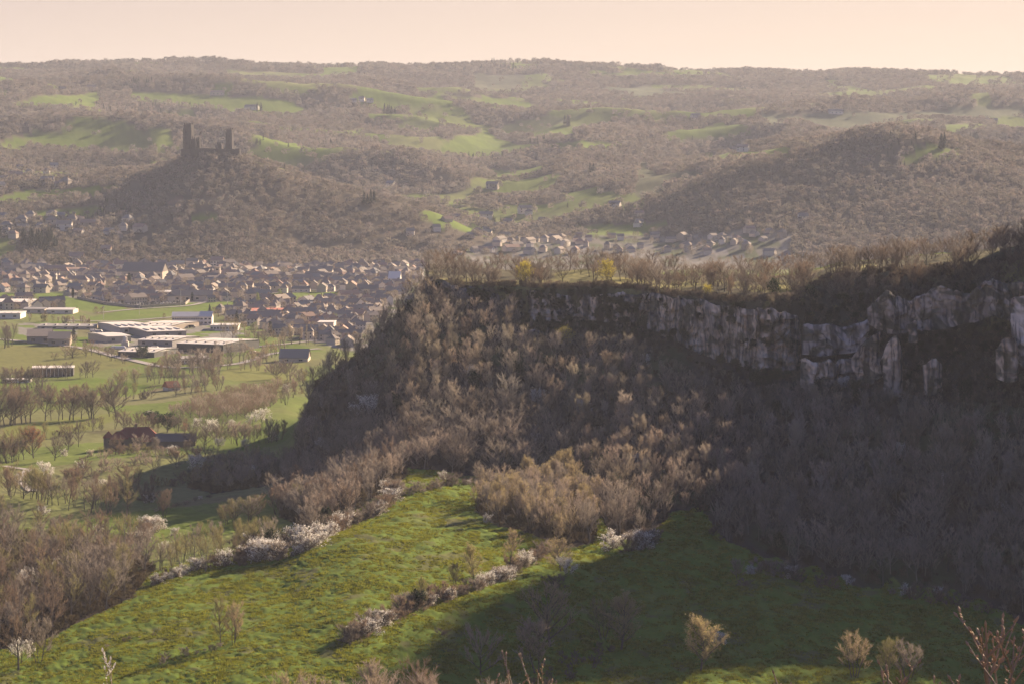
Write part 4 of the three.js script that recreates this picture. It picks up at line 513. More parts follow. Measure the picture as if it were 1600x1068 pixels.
// ---------- castle on its hill ----------
const stone = mat(0.09, 0.078, 0.072, 1), stoneDark = mat(0.07, 0.062, 0.06, 1), dark = mat(0.02, 0.02, 0.022, 0.6);
const CAS = 3300, cpx = (px, D = CAS) => (px - 800) / F * D, cpy = (py, D = CAS) => EYE + bearing(800, py)[1] * D;
const boxG = (x0, y0, z0, x1, y1, z1) => { const g = new GB(); g.box(x0, y0, z0, x1, y1, z1); return g.geo(); };
function tower(name, px0, px1, pyTop, pyFoot, depth, m, label, category = 'tower', D = CAS, o = {}) {
  const x0 = cpx(px0, D), x1 = cpx(px1, D), y0 = cpy(pyFoot, D) - 6, y1 = cpy(pyTop, D), w = x1 - x0, h = y1 - y0, t = thing(name, label, category, o.group, (x0 + x1) / 2, y0, -D, o.turn ?? -0.28);
  part(t, 'wall', boxG(-w / 2, 0, -depth / 2, w / 2, h - 1.2, depth / 2), m);
  if (o.band !== false) part(t, 'cornice', boxG(-w / 2 - 0.25, h - 3.2, -depth / 2 - 0.25, w / 2 + 0.25, h - 2.4, depth / 2 + 0.25), m);
  const n = Math.max(2, Math.round(w / 2.2));
  for (let i = 0; i < n; i++) for (const s of [-1, 1]) { const a = -w / 2 + w * (i + 0.15) / n, b = a + w / n * 0.6, zz = s * depth / 2; part(t, 'merlon', boxG(a, h - 1.21, Math.min(zz, zz - s * 0.8), b, h + (o.ruin ? rr(-0.4, 1.4) : rr(0.1, 0.7)), Math.max(zz, zz - s * 0.8)), m); }
  for (let i = 0; i < (o.slits ?? 4); i++) { const yy = h * (0.2 + 0.17 * i), xx = rr(-0.25, 0.25) * w; part(t, 'window', boxG(xx - 0.5, yy, depth / 2 - 0.3, xx + 0.5, yy + 1.8, depth / 2 + 0.05), dark); part(t, 'window', boxG(w / 2 - 0.3, yy, -0.5, w / 2 + 0.05, yy + 1.6, 0.5), dark); }
  for (const s of [-1, 1]) part(t, 'buttress', boxG(s * w / 2 - 0.7, 0, depth / 2, s * w / 2 + 0.7, h * 0.86, depth / 2 + 0.7), m);
  return t;
}
tower('castle_tower', 290, 302, 193, 236, 8.5, stone, 'tall square castle tower with a lit flank, the larger of the two on the hill');
tower('castle_tower', 356, 364.5, 201, 236, 6.5, stone, 'slimmer square castle tower on the right of the castle hill', 'tower', CAS + 14);
tower('castle_keep', 299, 308, 215, 238, 8, stoneDark, 'ruined keep joined to the front of the tall castle tower', 'ruin', CAS - 12, { ruin: 1, band: false, turn: -0.2 });
tower('castle_ruin', 309, 313.5, 215, 238, 5, stoneDark, 'jagged wall stub beside the ruined keep', 'ruin', CAS - 8, { ruin: 1, band: false, slits: 1 });
tower('castle_gatehouse', 341, 348.5, 222.5, 238, 7, stone, 'small square gatehouse in the middle of the castle wall', 'building', CAS - 6, { slits: 1, band: false });
{
  const pts = [[287, 233], [300, 232], [318, 230], [330, 231], [345, 232], [356, 232], [370, 232.5], [378, 233.5]];
  const t = thing('castle_rampart', 'long stone rampart wall enclosing the castle hilltop', 'wall', null, cpx(332), cpy(240), -(CAS - 20));
  for (let i = 1; i < pts.length; i++) { const a = pts[i - 1], b = pts[i], g = new GB(); g.box(cpx(a[0]) - cpx(332) + 0.02, -7, -1 - i % 2 * 0.6, cpx(b[0]) - cpx(332), cpy((a[1] + b[1]) / 2) - cpy(240) + rr(-0.5, 0.5), 1 + i % 3 * 0.5); part(t, 'wall', g.geo(), i % 2 ? stone : stoneDark); }
  part(t, 'bastion', boxG(cpx(371) - cpx(332), -8, -3, cpx(378.5) - cpx(332), cpy(231.5) - cpy(240), 6), stone);
  for (let i = 0; i < 26; i++) { const c = rr(284, 384), D = CAS + rr(-45, 10); plant('castle_tree', pick(['oak', 'coppice']), cpx(c, D), D, rr(5, 8), 'bare tree under the castle rampart', 'trees under the castle rampart', { twig: pick(['dark', 'grey']) }); }
}
// ---------- houses ----------
const wallM = [mat(0.6, 0.51, 0.42), mat(0.5, 0.42, 0.34), mat(0.68, 0.61, 0.53), mat(0.38, 0.31, 0.25)], roofM = [mat(0.28, 0.225, 0.185), mat(0.22, 0.185, 0.16), mat(0.33, 0.22, 0.17), mat(0.23, 0.215, 0.2)], chimM = mat(0.3, 0.2, 0.15), shutM = mat(0.09, 0.07, 0.06), whiteM = mat(0.72, 0.66, 0.6), glassM = mat(0.03, 0.035, 0.045, 0.25);
const HOUSE = [];
for (const [w, d, e, rise, hip] of [[9, 8, 5, 3, 0], [11, 9, 3.2, 3.2, 0], [10, 9, 5.6, 3.4, 1], [14, 9, 5.4, 3.2, 0], [8, 7.5, 6.4, 3.6, 1], [18, 10, 6.2, 3.4, 0], [12, 10, 3.4, 3, 1], [22, 9, 4.2, 3, 0]]) {
  const wall = new GB(), roof = new GB(), x = w / 2, z = d / 2, o = 0.45, r = e + rise, q = hip ? x - z * 0.75 : x, over = rise * o / z;
  wall.box(-x, -1, -z, x, e, z); if (!hip) for (const s of [-1, 1]) { wall.tri([s * x, e, -z], [s * x, e, z], [s * x, r - 0.05, 0]); }
  const T = 0.22; for (const s of [-1, 1]) { const xe = x + o, top = hip ? q : x + o; for (const t of [0, T]) roof.quad([-xe, e - over + t, s * (z + o)], [xe, e - over + t, s * (z + o)], [top, r + t, 0], [-top, r + t, 0]); roof.quad([-xe, e - over, s * (z + o)], [xe, e - over, s * (z + o)], [xe, e - over + T, s * (z + o)], [-xe, e - over + T, s * (z + o)]); if (hip) roof.tri([s * xe, e - over + T, -z - o], [s * xe, e - over + T, z + o], [s * q, r + T, 0]); else for (const u of [-1, 1]) roof.quad([s * top, e - over, u * (z + o)], [s * top, e - over + T, u * (z + o)], [s * top, r + T, 0], [s * top, r, 0]); }
  const holes = []; for (const s of [-1, 1]) for (let f = 0; f < (e > 4.5 ? 2 : 1); f++) for (let k = 0, n = Math.floor(w / 2.9); k < n; k++) holes.push(boxG(-x + w * (k + 0.5) / n - 0.5, 0.9 + f * 2.7, s * z - 0.12, -x + w * (k + 0.5) / n + 0.5, 2.3 + f * 2.7, s * z + 0.04));
  HOUSE.push({ wall: wall.geo(), roof: roof.geo(), holes, chim: boxG(x * 0.45, r - 1.2, -0.4, x * 0.45 + 0.7, r + 1.1, 0.4), w, e, hip });
}
const wallWord = ['cream', 'tan', 'pale', 'brown stone'], roofWord = ['brown tiled', 'dark tiled', 'red tiled', 'slate'];
function house(x, D, turn, h, wi, ri, s, label, group, detail, name = 'town_house') {
  const H = HOUSE[h], g = thing(name, label, 'house', group, x, height(x, D), -D, turn); g.scale.setScalar(s);
  part(g, 'wall', H.wall, wallM[wi]); const rf = part(g, 'roof', H.roof, roofM[ri]);
  if (detail > 0) { part(rf, 'chimney', H.chim, chimM); H.holes.forEach((b, i) => { if (i % (detail > 1 ? 1 : 2) === 0) part(g, 'window', b, i % 3 ? glassM : shutM); }); }
  return g;
}
const taken = [];                              // ground already built on: [x, D, radius]
const free = (x, D, r) => taken.every((t) => (t[0] - x) ** 2 + (t[1] - D) ** 2 > (t[2] + r) ** 2);
const gx = (px, py) => { const g = ground(px, py); return [g[0], g[2], g[1]]; };
// works, halls and barns on the plain: [px0, px1, py foot, eaves in px, depth in m, roof rise in m, wall, roof, label, options]
const sheet = mat(0.62, 0.56, 0.5, 0.6), sheetGrey = mat(0.3, 0.27, 0.25, 0.7), sheetDark = mat(0.05, 0.045, 0.045, 0.7), tileRed = roofM[2], tileBrown = roofM[0];
function hall(px0, px1, py, hpx, depth, rise, wm, rm, label, o = {}) {
  const g = ground((px0 + px1) / 2, py), D = g[2], w = (px1 - px0) / F * D, h = hpx / F * D, x = w / 2, z = depth / 2, t = thing(o.name ?? 'warehouse', label, o.category ?? 'building', null, g[0], height(g[0], D + z) , -(D + z), o.turn ?? rr(-0.12, 0.12));
  taken.push([g[0], D + z, Math.max(w, depth) * 0.5]);
  part(t, 'wall', boxG(-x, -1.5, -z, x, h, z), wm);
  const r = new GB(), e = 0.35, k = 0.3;
  if (rise > 0) { for (const s of [-1, 1]) { r.quad([-x - e, h, s * (z + e)], [x + e, h, s * (z + e)], [x + e, h + rise, 0], [-x - e, h + rise, 0]); r.quad([-x - e, h, s * (z + e)], [x + e, h, s * (z + e)], [x + e, h + k, s * (z + e)], [-x - e, h + k, s * (z + e)]); r.quad([-x - e, h + k, s * (z + e)], [x + e, h + k, s * (z + e)], [x + e, h + rise + k, 0], [-x - e, h + rise + k, 0]); r.tri([s * x, h, -z], [s * x, h, z], [s * x, h + rise, 0]); } }
  else r.box(-x - e, h + 0.01, -z - e, x + e, h + 0.5, z + e);
  const rf = part(t, 'roof', r.geo(), rm);
  if (rise <= 1 && w > 18 && depth > 20) for (let i = 0; i < 5; i++) { const cx = -x + w * (i + 0.5) / 5; part(rf, 'skylight', boxG(cx - 0.6, h + 0.45, z * 0.25, cx + 0.6, h + (rise > 0 ? rise * 0.75 : 0) + 0.62, z * 0.7), sheetGrey); }
  const n = o.windows ?? Math.max(2, Math.floor(w / 7)), rows = o.rows ?? 1;
  for (let j = 0; j < rows; j++) for (let i = 0; i < n; i++) { const c = -x + w * (i + 0.5) / n, hw = Math.min(1.1, w / n * 0.3), y0 = h * (j + 0.32) / rows, y1 = h * (j + 0.72) / rows; part(t, 'window', boxG(c - hw, y0, z - 0.1, c + hw, y1, z + 0.06), o.pane ?? glassM); }
  if (o.doors !== 0) part(t, 'door', boxG(-x + w * 0.1 - 1.2, 0, z - 0.1, -x + w * 0.1 + 1.2, Math.min(3, h * 0.3), z + 0.08), sheetGrey);
  return t;
}
for (const a of [
  [-20, 44, 481, 9, 40, 0, sheetGrey, sheet, 'long grey factory with white fascia at the picture edge', { rows: 1, windows: 9 }], [-20, 32, 498, 8, 26, 0, whiteM, sheet, 'low white workshop at the picture edge'], [38, 72, 489, 6, 16, 1, wallM[0], sheetGrey, 'small cream workshop beside the field'], [74, 116, 490, 6, 20, 1, wallM[2], sheet, 'white shed row beside the field'],
  [160, 214, 521, 9, 60, 0.8, wallM[0], sheet, 'wide white-roofed factory hall, the left of the works', { turn: 0.4 }], [205, 268, 527, 9, 50, 0.8, sheetGrey, sheet, 'large white-roofed hall in the middle of the works', { turn: 0.42 }], [225, 285, 516, 7, 50, 0.8, wallM[3], sheet, 'long pale-roofed hall at the back of the works', { turn: -0.3 }], [145, 184, 535, 9, 36, 0.8, wallM[1], sheet, 'square hall with cream wall in front of the works', { turn: 0.5 }], [228, 288, 541, 9, 40, 1, sheetGrey, sheet, 'grey-fronted warehouse with pale curved roof', { turn: -0.35 }], [293, 376, 551, 13, 48, 1, sheetDark, sheet, 'large dark-fronted warehouse with bright white roof', { turn: -0.4 }], [194, 256, 558, 8, 36, 1, sheetDark, sheet, 'dark low warehouse with white roof, the nearest', { turn: -0.3 }], [275, 322, 568, 7, 22, 0, whiteM, sheetGrey, 'flat white office with dark window band near the hedgerow', { windows: 10 }],
  [38, 76, 536, 10, 26, 4, wallM[3], tileBrown, 'long dark barn with tiled roof on the plain', { name: 'barn', category: 'barn' }], [72, 106, 540, 10, 22, 4, wallM[3], roofM[1], 'second dark barn beside the broad conifer', { name: 'barn', category: 'barn' }], [60, 150, 514, 4, 24, 1, wallM[1], sheetGrey, 'very long low grey shed behind the barns'],
  [268, 312, 506, 11, 16, 3, whiteM, sheet, 'long white two-storey building with rows of windows', { rows: 2, windows: 12, turn: 0.05 }], [312, 331, 507, 12, 12, 3.5, whiteM, sheet, 'white gabled end pavilion of the long building', { rows: 2, windows: 3 }], [328, 371, 516, 7, 22, 0, whiteM, sheet, 'flat-roofed white building with dark windows', { windows: 9 }],
  [390, 440, 494, 7, 40, 0, wallM[0], mat(0.4, 0.15, 0.11), 'long hall with flat red roof beside the poplars'], [232, 284, 460, 4, 18, 1, wallM[2], sheet, 'long white-roofed shed behind the cemetery'], [268, 331, 470, 8, 18, 4, wallM[1], roofM[1], 'long dark-roofed barn with pale gable by the cemetery', { name: 'barn', category: 'barn' }],
  [70, 104, 428, 8, 14, 3.5, wallM[1], tileRed, 'long red-roofed school wing in the left of town', { rows: 2, windows: 9 }], [104, 135, 428, 8, 14, 1.2, whiteM, tileRed, 'white school front with a row of tall windows', { rows: 1, windows: 8 }], [193, 258, 436, 12, 24, 8, wallM[1], roofM[1], 'large church with a long dark roof in the town', { name: 'church', category: 'church', windows: 6 }], [378, 415, 425, 6, 20, 1, wallM[2], sheet, 'flat pale hall on the town edge under the hill'], [331, 350, 416, 8, 12, 4, wallM[2], tileRed, 'tall villa with red roof on the wood edge above town', { name: 'villa', category: 'house', rows: 2, windows: 4 }],
  [497, 522, 519, 15, 18, 0, wallM[2], sheet, 'plain cubic pale block at the town edge above the spur', { rows: 2, windows: 2, pane: wallM[1] }], [608, 626, 445, 10, 14, 6, whiteM, whiteM, 'bright white pyramid-roofed building in the old town', { name: 'villa', category: 'house', windows: 3 }], [485, 520, 432, 9, 14, 4, wallM[0], roofM[1], 'long mansion with rows of windows in the town', { name: 'mansion', category: 'house', rows: 2, windows: 9 }], [436, 481, 566, 6, 18, 5, wallM[0], tileBrown, 'low wide hip-roofed house on the plain below the spur', { name: 'farmhouse', category: 'house' }], [336, 344.5, 438, 21, 8, 0, wallM[1], roofM[1], 'square stone bell tower above the town roofs', { name: 'bell_tower', category: 'tower', rows: 3, windows: 1, doors: 0 }], [160, 175, 398, 8, 10, 4, whiteM, tileRed, 'white villa with pink roof below the spruces', { name: 'villa', category: 'house', windows: 3, rows: 2 }], [110, 132, 408, 7, 10, 4, wallM[0], tileRed, 'cream house with salmon hipped roof at the wood edge', { name: 'villa', category: 'house', windows: 4 }], [388, 425, 505, 9, 14, 4, wallM[2], roofM[0], 'pale house with wide roof beside the red-roofed hall', { name: 'villa', category: 'house', rows: 2, windows: 5 }], [255, 275, 611, 5, 8, 3, wallM[0], mat(0.5, 0.2, 0.1), 'small hut with bright orange roof behind the orchard', { name: 'hut', category: 'hut', windows: 1, turn: 0.5 }],
]) hall(...a);
// vans, tank and silo in the works yards
{
  const wheelG = new THREE.CylinderGeometry(0.36, 0.36, 0.24, 10).rotateX(Math.PI / 2).toNonIndexed(), paints = [whiteM, sheet, mat(0.4, 0.07, 0.04, 0.4), sheetDark], word = ['white', 'pale grey', 'red', 'black'];
  [[146, 519, 0, 'between the barns and the works'], [155, 520, 1, 'next to the white one by the works'], [242, 546, 1, 'before the grey-fronted warehouse'], [262, 548, 0, 'in the yard beside the dark-fronted warehouse'], [268, 550, 2, 'in the yard beside the dark-fronted warehouse'], [310, 556, 0, 'before the large dark-fronted warehouse'], [395, 553, 0, 'on the verge right of the warehouses'], [300, 512, 3, 'in front of the long white building']].forEach(([px, py, k, l]) => {
    const g = ground(px, py), t = thing('van', `${word[k]} van parked ${l}`, 'van', 'vans in the works yards', g[0], g[1] + 0.02, -g[2], rr(-0.5, 0.5)), b = new GB(); b.box(-2.5, 0.4, -0.95, 1.5, 2.1, 0.95); b.box(1.5, 0.4, -0.93, 2.5, 1.1, 0.93); b.quad([1.5, 2.1, -0.93], [1.5, 2.1, 0.93], [2.15, 1.1, 0.93], [2.15, 1.1, -0.93]); for (const s2 of [-1, 1]) b.tri([1.5, 1.1, s2 * 0.93], [1.5, 2.1, s2 * 0.93], [2.15, 1.1, s2 * 0.93]);
    part(t, 'body', b.geo(), paints[k]); part(t, 'window', boxG(0.5, 1.25, 0.9, 1.4, 1.9, 0.97), glassM); for (const [x, z] of [[-1.6, 0.85], [1.6, 0.85], [-1.6, -0.85], [1.6, -0.85]]) { const w = part(t, 'wheel', wheelG, sheetDark); w.position.set(x, 0.36, z); }
  });
  { const g = ground(184, 548), t = thing('storage_tank', 'long white storage tank on cradles beside the nearest warehouse', 'tank', null, g[0], g[1], -g[2], 0.1), c = new THREE.CapsuleGeometry(1.3, 7, 6, 14).rotateZ(Math.PI / 2).toNonIndexed(); const o = part(t, 'vessel', c, whiteM); o.position.y = 1.9; for (const x of [-2.5, 2.5]) part(t, 'cradle', boxG(x - 0.3, -0.3, -1, x + 0.3, 1.2, 1), sheetGrey); }
  { const g = ground(195, 541), t = thing('silo', 'small concrete silo tower in the middle of the works yard', 'silo', null, g[0], g[1], -g[2]); part(t, 'base', boxG(-2.2, -0.5, -2.2, 2.2, 3.2, 2.2), wallM[0]); const c = part(t, 'drum', new THREE.CylinderGeometry(1.4, 1.4, 2.6, 14).toNonIndexed(), whiteM); c.position.y = 4.5; const k = part(t, 'roof', new THREE.ConeGeometry(1.6, 0.8, 14).toNonIndexed(), sheet); k.position.y = 6.2; }
}
// black modern hall on posts, with its low white yard walls
{ const t = hall(46, 110, 588, 12, 16, 0, sheetDark, sheet, 'black modern hall with open posts and pale roof edge', { name: 'modern_hall', turn: 0.12, doors: 0 }); for (let i = 0; i < 9; i++) part(t, 'post', boxG(-8 + i * 2.2, -0.5, 8.6, -7.6 + i * 2.2, 4.2, 9), sheet); hall(2, 44, 598, 4, 8, 0, whiteM, sheet, 'low white annexe beside the black modern hall', { name: 'annexe' }); }
// farm above the lane
{
  const g = ground(205, 700), t = thing('farmhouse', 'red-roofed stone farmhouse with hipped wing above the orchard', 'house', null, g[0], g[1], -g[2], 0.16), m = mat(0.2, 0.165, 0.135), rf = mat(0.23, 0.065, 0.05), L = (g2, w, d, e, rise, cx, cz, hip) => { const x = w / 2, z = d / 2, o = 0.5, q = hip ? x - z * 0.8 : x; const wl = new GB(); wl.box(cx - x, -2, cz - z, cx + x, e, cz + z); for (const s of [-1, 1]) wl.tri([cx + s * q, e, cz - z], [cx + s * q, e, cz + z], [cx + s * q, e + rise - 0.1, cz]); part(t, 'wall', wl.geo(), m); const r = new GB(); for (const s of [-1, 1]) { const te = hip ? q : x + o; r.quad([cx - x - o, e - 0.3, cz + s * (z + o)], [cx + x + o, e - 0.3, cz + s * (z + o)], [cx + te, e + rise, cz], [cx - te, e + rise, cz]); if (hip) r.tri([cx + s * (x + o), e - 0.3, cz - z - o], [cx + s * (x + o), e - 0.3, cz + z + o], [cx + s * q, e + rise, cz]); } part(t, 'roof', r.geo(), g2); };
  L(rf, 17, 9, 4.6, 3.6, 1.5, 0, true); L(rf, 7, 6, 4.2, 2.6, -6, 3.4, true); L(rf, 8, 7, 3, 2.8, 7, 3, true);
  part(t, 'chimney', boxG(0.5, 6.5, -0.6, 1.6, 9.6, 0.5), chimM); for (const [x, y] of [[-7.5, 1.4], [-5, 1.4], [-1, 1.5], [1.5, 1.5], [-6.2, 3]]) part(t, 'window', boxG(x, y, x < -3 ? 6.3 : 4.4, x + 0.9, y + 1.2, x < -3 ? 6.46 : 4.56), dark);
  part(t, 'door', boxG(3.2, 0, 4.4, 4.6, 2.2, 4.58), shutM);
  const b = ground(272, 700), k = thing('barn', 'long low grey-roofed barn beside the red farmhouse', 'barn', null, b[0], b[1], -b[2], 0.1), wl = new GB(), r = new GB(); wl.box(-8, -2, -4, 8, 2.8, 4); part(k, 'wall', wl.geo(), m); for (const s of [-1, 1]) r.quad([-8.5, 2.6, s * 4.6], [8.5, 2.6, s * 4.6], [8.5, 5.6, 0], [-8.5, 5.6, 0]); part(k, 'roof', r.geo(), mat(0.17, 0.14, 0.125)); for (const s of [-1, 1]) { const gg = new GB(); gg.tri([s * 8, 2.8, -4], [s * 8, 2.8, 4], [s * 8, 5.5, 0]); part(k, 'gable', gg.geo(), m); }
  const c = ground(166, 704), q = thing('dovecote', 'small square dovecote with pointed roof at the farm', 'outbuilding', null, c[0], c[1], -c[2], 0.2), cr = new GB(); part(q, 'wall', boxG(-2, -2, -2, 2, 5, 2), m); for (let i = 0; i < 4; i++) { const A = i * Math.PI / 2 + Math.PI / 4, B = A + Math.PI / 2; cr.tri([Math.cos(A) * 3.3, 4.8, Math.sin(A) * 3.3], [Math.cos(B) * 3.3, 4.8, Math.sin(B) * 3.3], [0, 7.6, 0]); } part(q, 'roof', cr.geo(), rf); part(q, 'window', boxG(-0.4, 2.8, 1.9, 0.4, 3.7, 2.06), dark);
}
// cemetery: walls and hundreds of tombs
{
  const poly = world([[122, 466], [214, 458], [300, 468], [290, 476], [222, 481], [170, 476]]), t = thing('cemetery_wall', 'stone wall round the cemetery below the town', 'wall');
  for (let i = 0; i < poly.length; i++) { const a = poly[i], b = poly[(i + 1) % poly.length], L = Math.hypot(b[0] - a[0], b[1] - a[1]), o = part(t, 'wall', boxG(-L / 2, -0.5, -0.25, L / 2, 2, 0.25), i === 0 ? wallM[2] : wallM[3]); o.position.set((a[0] + b[0]) / 2, 0, -(a[1] + b[1]) / 2); o.rotation.y = Math.atan2(b[1] - a[1], b[0] - a[0]); }
  const g = new GB(); const tone = [[0.3, 0.28, 0.26], [0.09, 0.085, 0.08], [0.5, 0.47, 0.43], [0.05, 0.05, 0.05]];
  scatter(poly, 3.4, (x, D) => { const k = pick(tone), h = rr(0.5, 2.2), y = height(x, D); g.box(x - 0.6, y - 0.3, -D - 1.1, x + 0.6, y + 0.6, -D + 1.1, k); g.box(x - 0.6, y - 0.3, -D - 1.4, x + 0.6, y + h, -D - 1.1, k); });
  solo('tombs', g.geo(), new THREE.MeshStandardMaterial({ vertexColors: true, roughness: 0.7, side: THREE.DoubleSide }), 'crowded grey and black tombs filling the walled cemetery', 'tombs', null, 'stuff');
}
// light poles of the sports ground
for (const [px, py, h, l] of [[283, 478, 26, 'floodlight pole beside the long barn by the cemetery'], [356, 476, 34, 'tallest floodlight pole at the sports ground'], [383, 484, 22, 'floodlight pole near the red-roofed hall'], [162, 498, 18, 'thin light pole on the near touchline'], [218, 492, 14, 'short light pole on the sports ground']]) { const g = ground(px, py), H = h / F * g[2], t = thing('floodlight_pole', l, 'pole', null, g[0], g[1], -g[2]), p = new GB(); p.tube([[0, -0.5, 0], [0, H, 0]], [0.16, 0.1], 6); part(t, 'mast', p.geo(), sheet); part(t, 'lamp_head', boxG(-0.9, H, -0.25, 0.9, H + 0.7, 0.25), sheetGrey); }
// town: streets of houses
{
  const list = [];
  const put = (x, D, r, force) => { if (!force && (hit(fields, x, D) || !free(x, D, r * 0.55))) return; taken.push([x, D, r * 0.5]); list.push([x, D]); };
  for (let k = 0; k < 14000 && list.length < 1500; k++) { const c = rr(-40, 1240), D = rr(1790, 3270), x = (c - 800) / F * D; if (!hit(townPoly, x, D)) continue; const dense = sstep(250, 520, c) * sstep(3000, 2500, D) + 0.35 + 0.4 * sstep(2500, 2800, D) - (c > 800 ? 0.5 : 0); if (rnd() > dense || (c > 980 && rnd() < 0.6)) continue; put(x, D, rr(9, 14)); }
  const seen = (h) => { const c = 800 + h[0] / h[1] * F, py = 200 + (EYE - height(h[0], h[1])) / h[1] * F; return c > -5 && c < 1605 && !(c > 668 && py > 398) && !(c > 490 && c <= 668 && py > 600 - (c - 480) * 0.95); };
  const show = list.filter(seen).sort((a, b) => a[1] - b[1]);
  const where = (c, D) => c > 820 ? 'in the hazy village' : c > 520 ? 'in the old town' : c > 300 ? 'below the castle hill' : D > 2600 ? 'under the wooded hill' : 'near the cemetery', lie = ['facing the viewer', 'turned sideways'];
  let n = 0; const rest = [];
  for (const [x, D] of show) {
    const c = 800 + x / D * F, turn = (Math.floor(noise(x / 130, D / 130) * 4) * 0.4) + (rnd() < 0.5 ? 0 : Math.PI / 2) + rr(-0.12, 0.12), h = pick([0, 0, 1, 2, 2, 4, 4, 6, 3, 5, 7]), wi = pick([0, 0, 1, 1, 2, 3]), ri = pick([0, 0, 0, 1, 1, 2, 3]), s = rr(0.66, 0.95);
    if (n < 290) { house(x, D, turn, h, wi, ri, s, `${HOUSE[h].w > 13 ? 'long' : HOUSE[h].e < 4 ? 'low' : 'tall'} ${wallWord[wi]} ${HOUSE[h].hip ? 'hipped' : 'gabled'} house with ${roofWord[ri]} roof ${where(c, D)}`, `${wallWord[wi]} ${roofWord[ri]} houses ${where(c, D)}, ${HOUSE[h].hip}`, D < 2350 ? 2 : 1); n++; } else rest.push([x, D, turn, h, wi, ri, s]);
  }
  console.log('houses', show.length, rest.length);
  const holder = mass('town_roofs', 'remaining crowded houses of the far town and village', 'houses');
  const add = (geoOf, name, ms, key) => { HOUSE.forEach((H, hi) => ms.forEach((m, mi) => { const mine = rest.filter((r) => r[3] === hi && r[key] === mi); if (!mine.length) return; const im = shade(new THREE.InstancedMesh(geoOf(H), m, mine.length)); im.name = name; im.userData.kind = 'stuff'; holder.add(im); mine.forEach((r, i) => im.setMatrixAt(i, new THREE.Matrix4().compose(new THREE.Vector3(r[0], height(r[0], r[1]), -r[1]), new THREE.Quaternion().setFromAxisAngle(new THREE.Vector3(0, 1, 0), r[2]), new THREE.Vector3(r[6], r[6], r[6])))); })); };
  add((H) => H.wall, 'walls', wallM, 4); add((H) => H.roof, 'roofs', roofM, 5);
  for (let k = 0; k < 46; k++) { const px = k < 20 ? rr(0, 240) : k < 30 ? rr(0, 120) : rr(640, 1000), py = k < 20 ? rr(330, 372) : k < 30 ? rr(262, 300) : rr(318, 376), g = ground(px, py, 2700), wi = pick([0, 1, 2, 2]), ri = pick([0, 1, 2, 3]), h = pick([0, 1, 2, 6, 3]); if (!free(g[0], g[2], 9)) continue; taken.push([g[0], g[2], 7]); house(g[0], g[2], rr(-0.6, 0.6), h, wi, ri, rr(0.8, 1), `${wallWord[wi]} ${HOUSE[h].hip ? 'hipped' : 'gabled'} house with ${roofWord[ri]} roof ${k < 20 ? 'on the slope above the left of town' : k < 30 ? 'in the hamlet left of the castle' : 'on the slopes above the hazy village'}`, 'scattered hillside houses', 0, 'hill_house'); }
  // houses on the hills
  for (const [px, py, h, wi, ri, l] of [[38, 350, 2, 0, 1, 'square hipped house alone at the top of the spruce wood'], [84, 352, 2, 1, 1, 'dark hipped house among the hillside houses'], [117, 350, 2, 1, 1, 'large dark-roofed house on the hillside terrace'], [104, 358, 3, 2, 0, 'long pale house front on the hillside terrace'], [140, 356, 3, 3, 2, 'long reddish house at the end of the hillside terrace'], [14, 356, 6, 1, 1, 'low house half hidden above the spruces'], [30, 280, 3, 3, 2, 'red-roofed house in the hamlet left of the castle'], [12, 286, 0, 1, 0, 'small house at the edge of the hamlet'], [80, 288, 3, 2, 0, 'long pale house in the hamlet'], [108, 290, 2, 1, 1, 'dark hipped house at the hamlet corner'], [90, 264, 0, 2, 3, 'bright white house above the hamlet'], [48, 290, 1, 1, 0, 'low cottage in the hamlet garden'], [345, 149, 7, 1, 2, 'long farm building on the upper field'], [398, 171, 7, 2, 1, 'long white farm by the far conifers'], [106, 144, 0, 3, 1, 'farmhouse on the left upper field'], [150, 142, 3, 3, 1, 'dark farm at the end of the upper field'], [555, 160, 1, 2, 0, 'pale cottage in the far hamlet'], [568, 159, 0, 2, 0, 'gabled house in the far hamlet'], [580, 160, 1, 2, 3, 'little white house in the far hamlet'], [612, 292, 0, 2, 3, 'white house in the valley behind the castle spur'], [713, 345, 0, 3, 2, 'red-roofed barn on the bright spur field'], [760, 342, 3, 2, 0, 'pale house on the village slope'], [820, 332, 3, 2, 0, 'long pale house above the village'], [795, 352, 0, 1, 0, 'gabled house on the village slope'], [770, 294, 3, 1, 0, 'house among trees on the middle slope'], [1158, 236, 3, 2, 2, 'pale farm with red roof on the hazy ridge field'], [1148, 237, 1, 1, 0, 'small barn beside the hazy ridge farm'], [1084, 186, 3, 2, 1, 'white farm on the far right slope'], [1300, 178, 7, 2, 0, 'long low farm on the stubble field'], [1085, 188, 1, 2, 0, 'shed beside the far white farm'], [1252, 345, 0, 2, 1, 'white house at the foot of the right ridge'], [1540, 192, 7, 1, 1, 'dark farmstead on the far right field']]) { const g = ground(px, py, 2700); house(g[0], g[2], rr(-0.4, 0.4), h, wi, ri, 1.15, l, null, 1, 'hill_house'); }
}
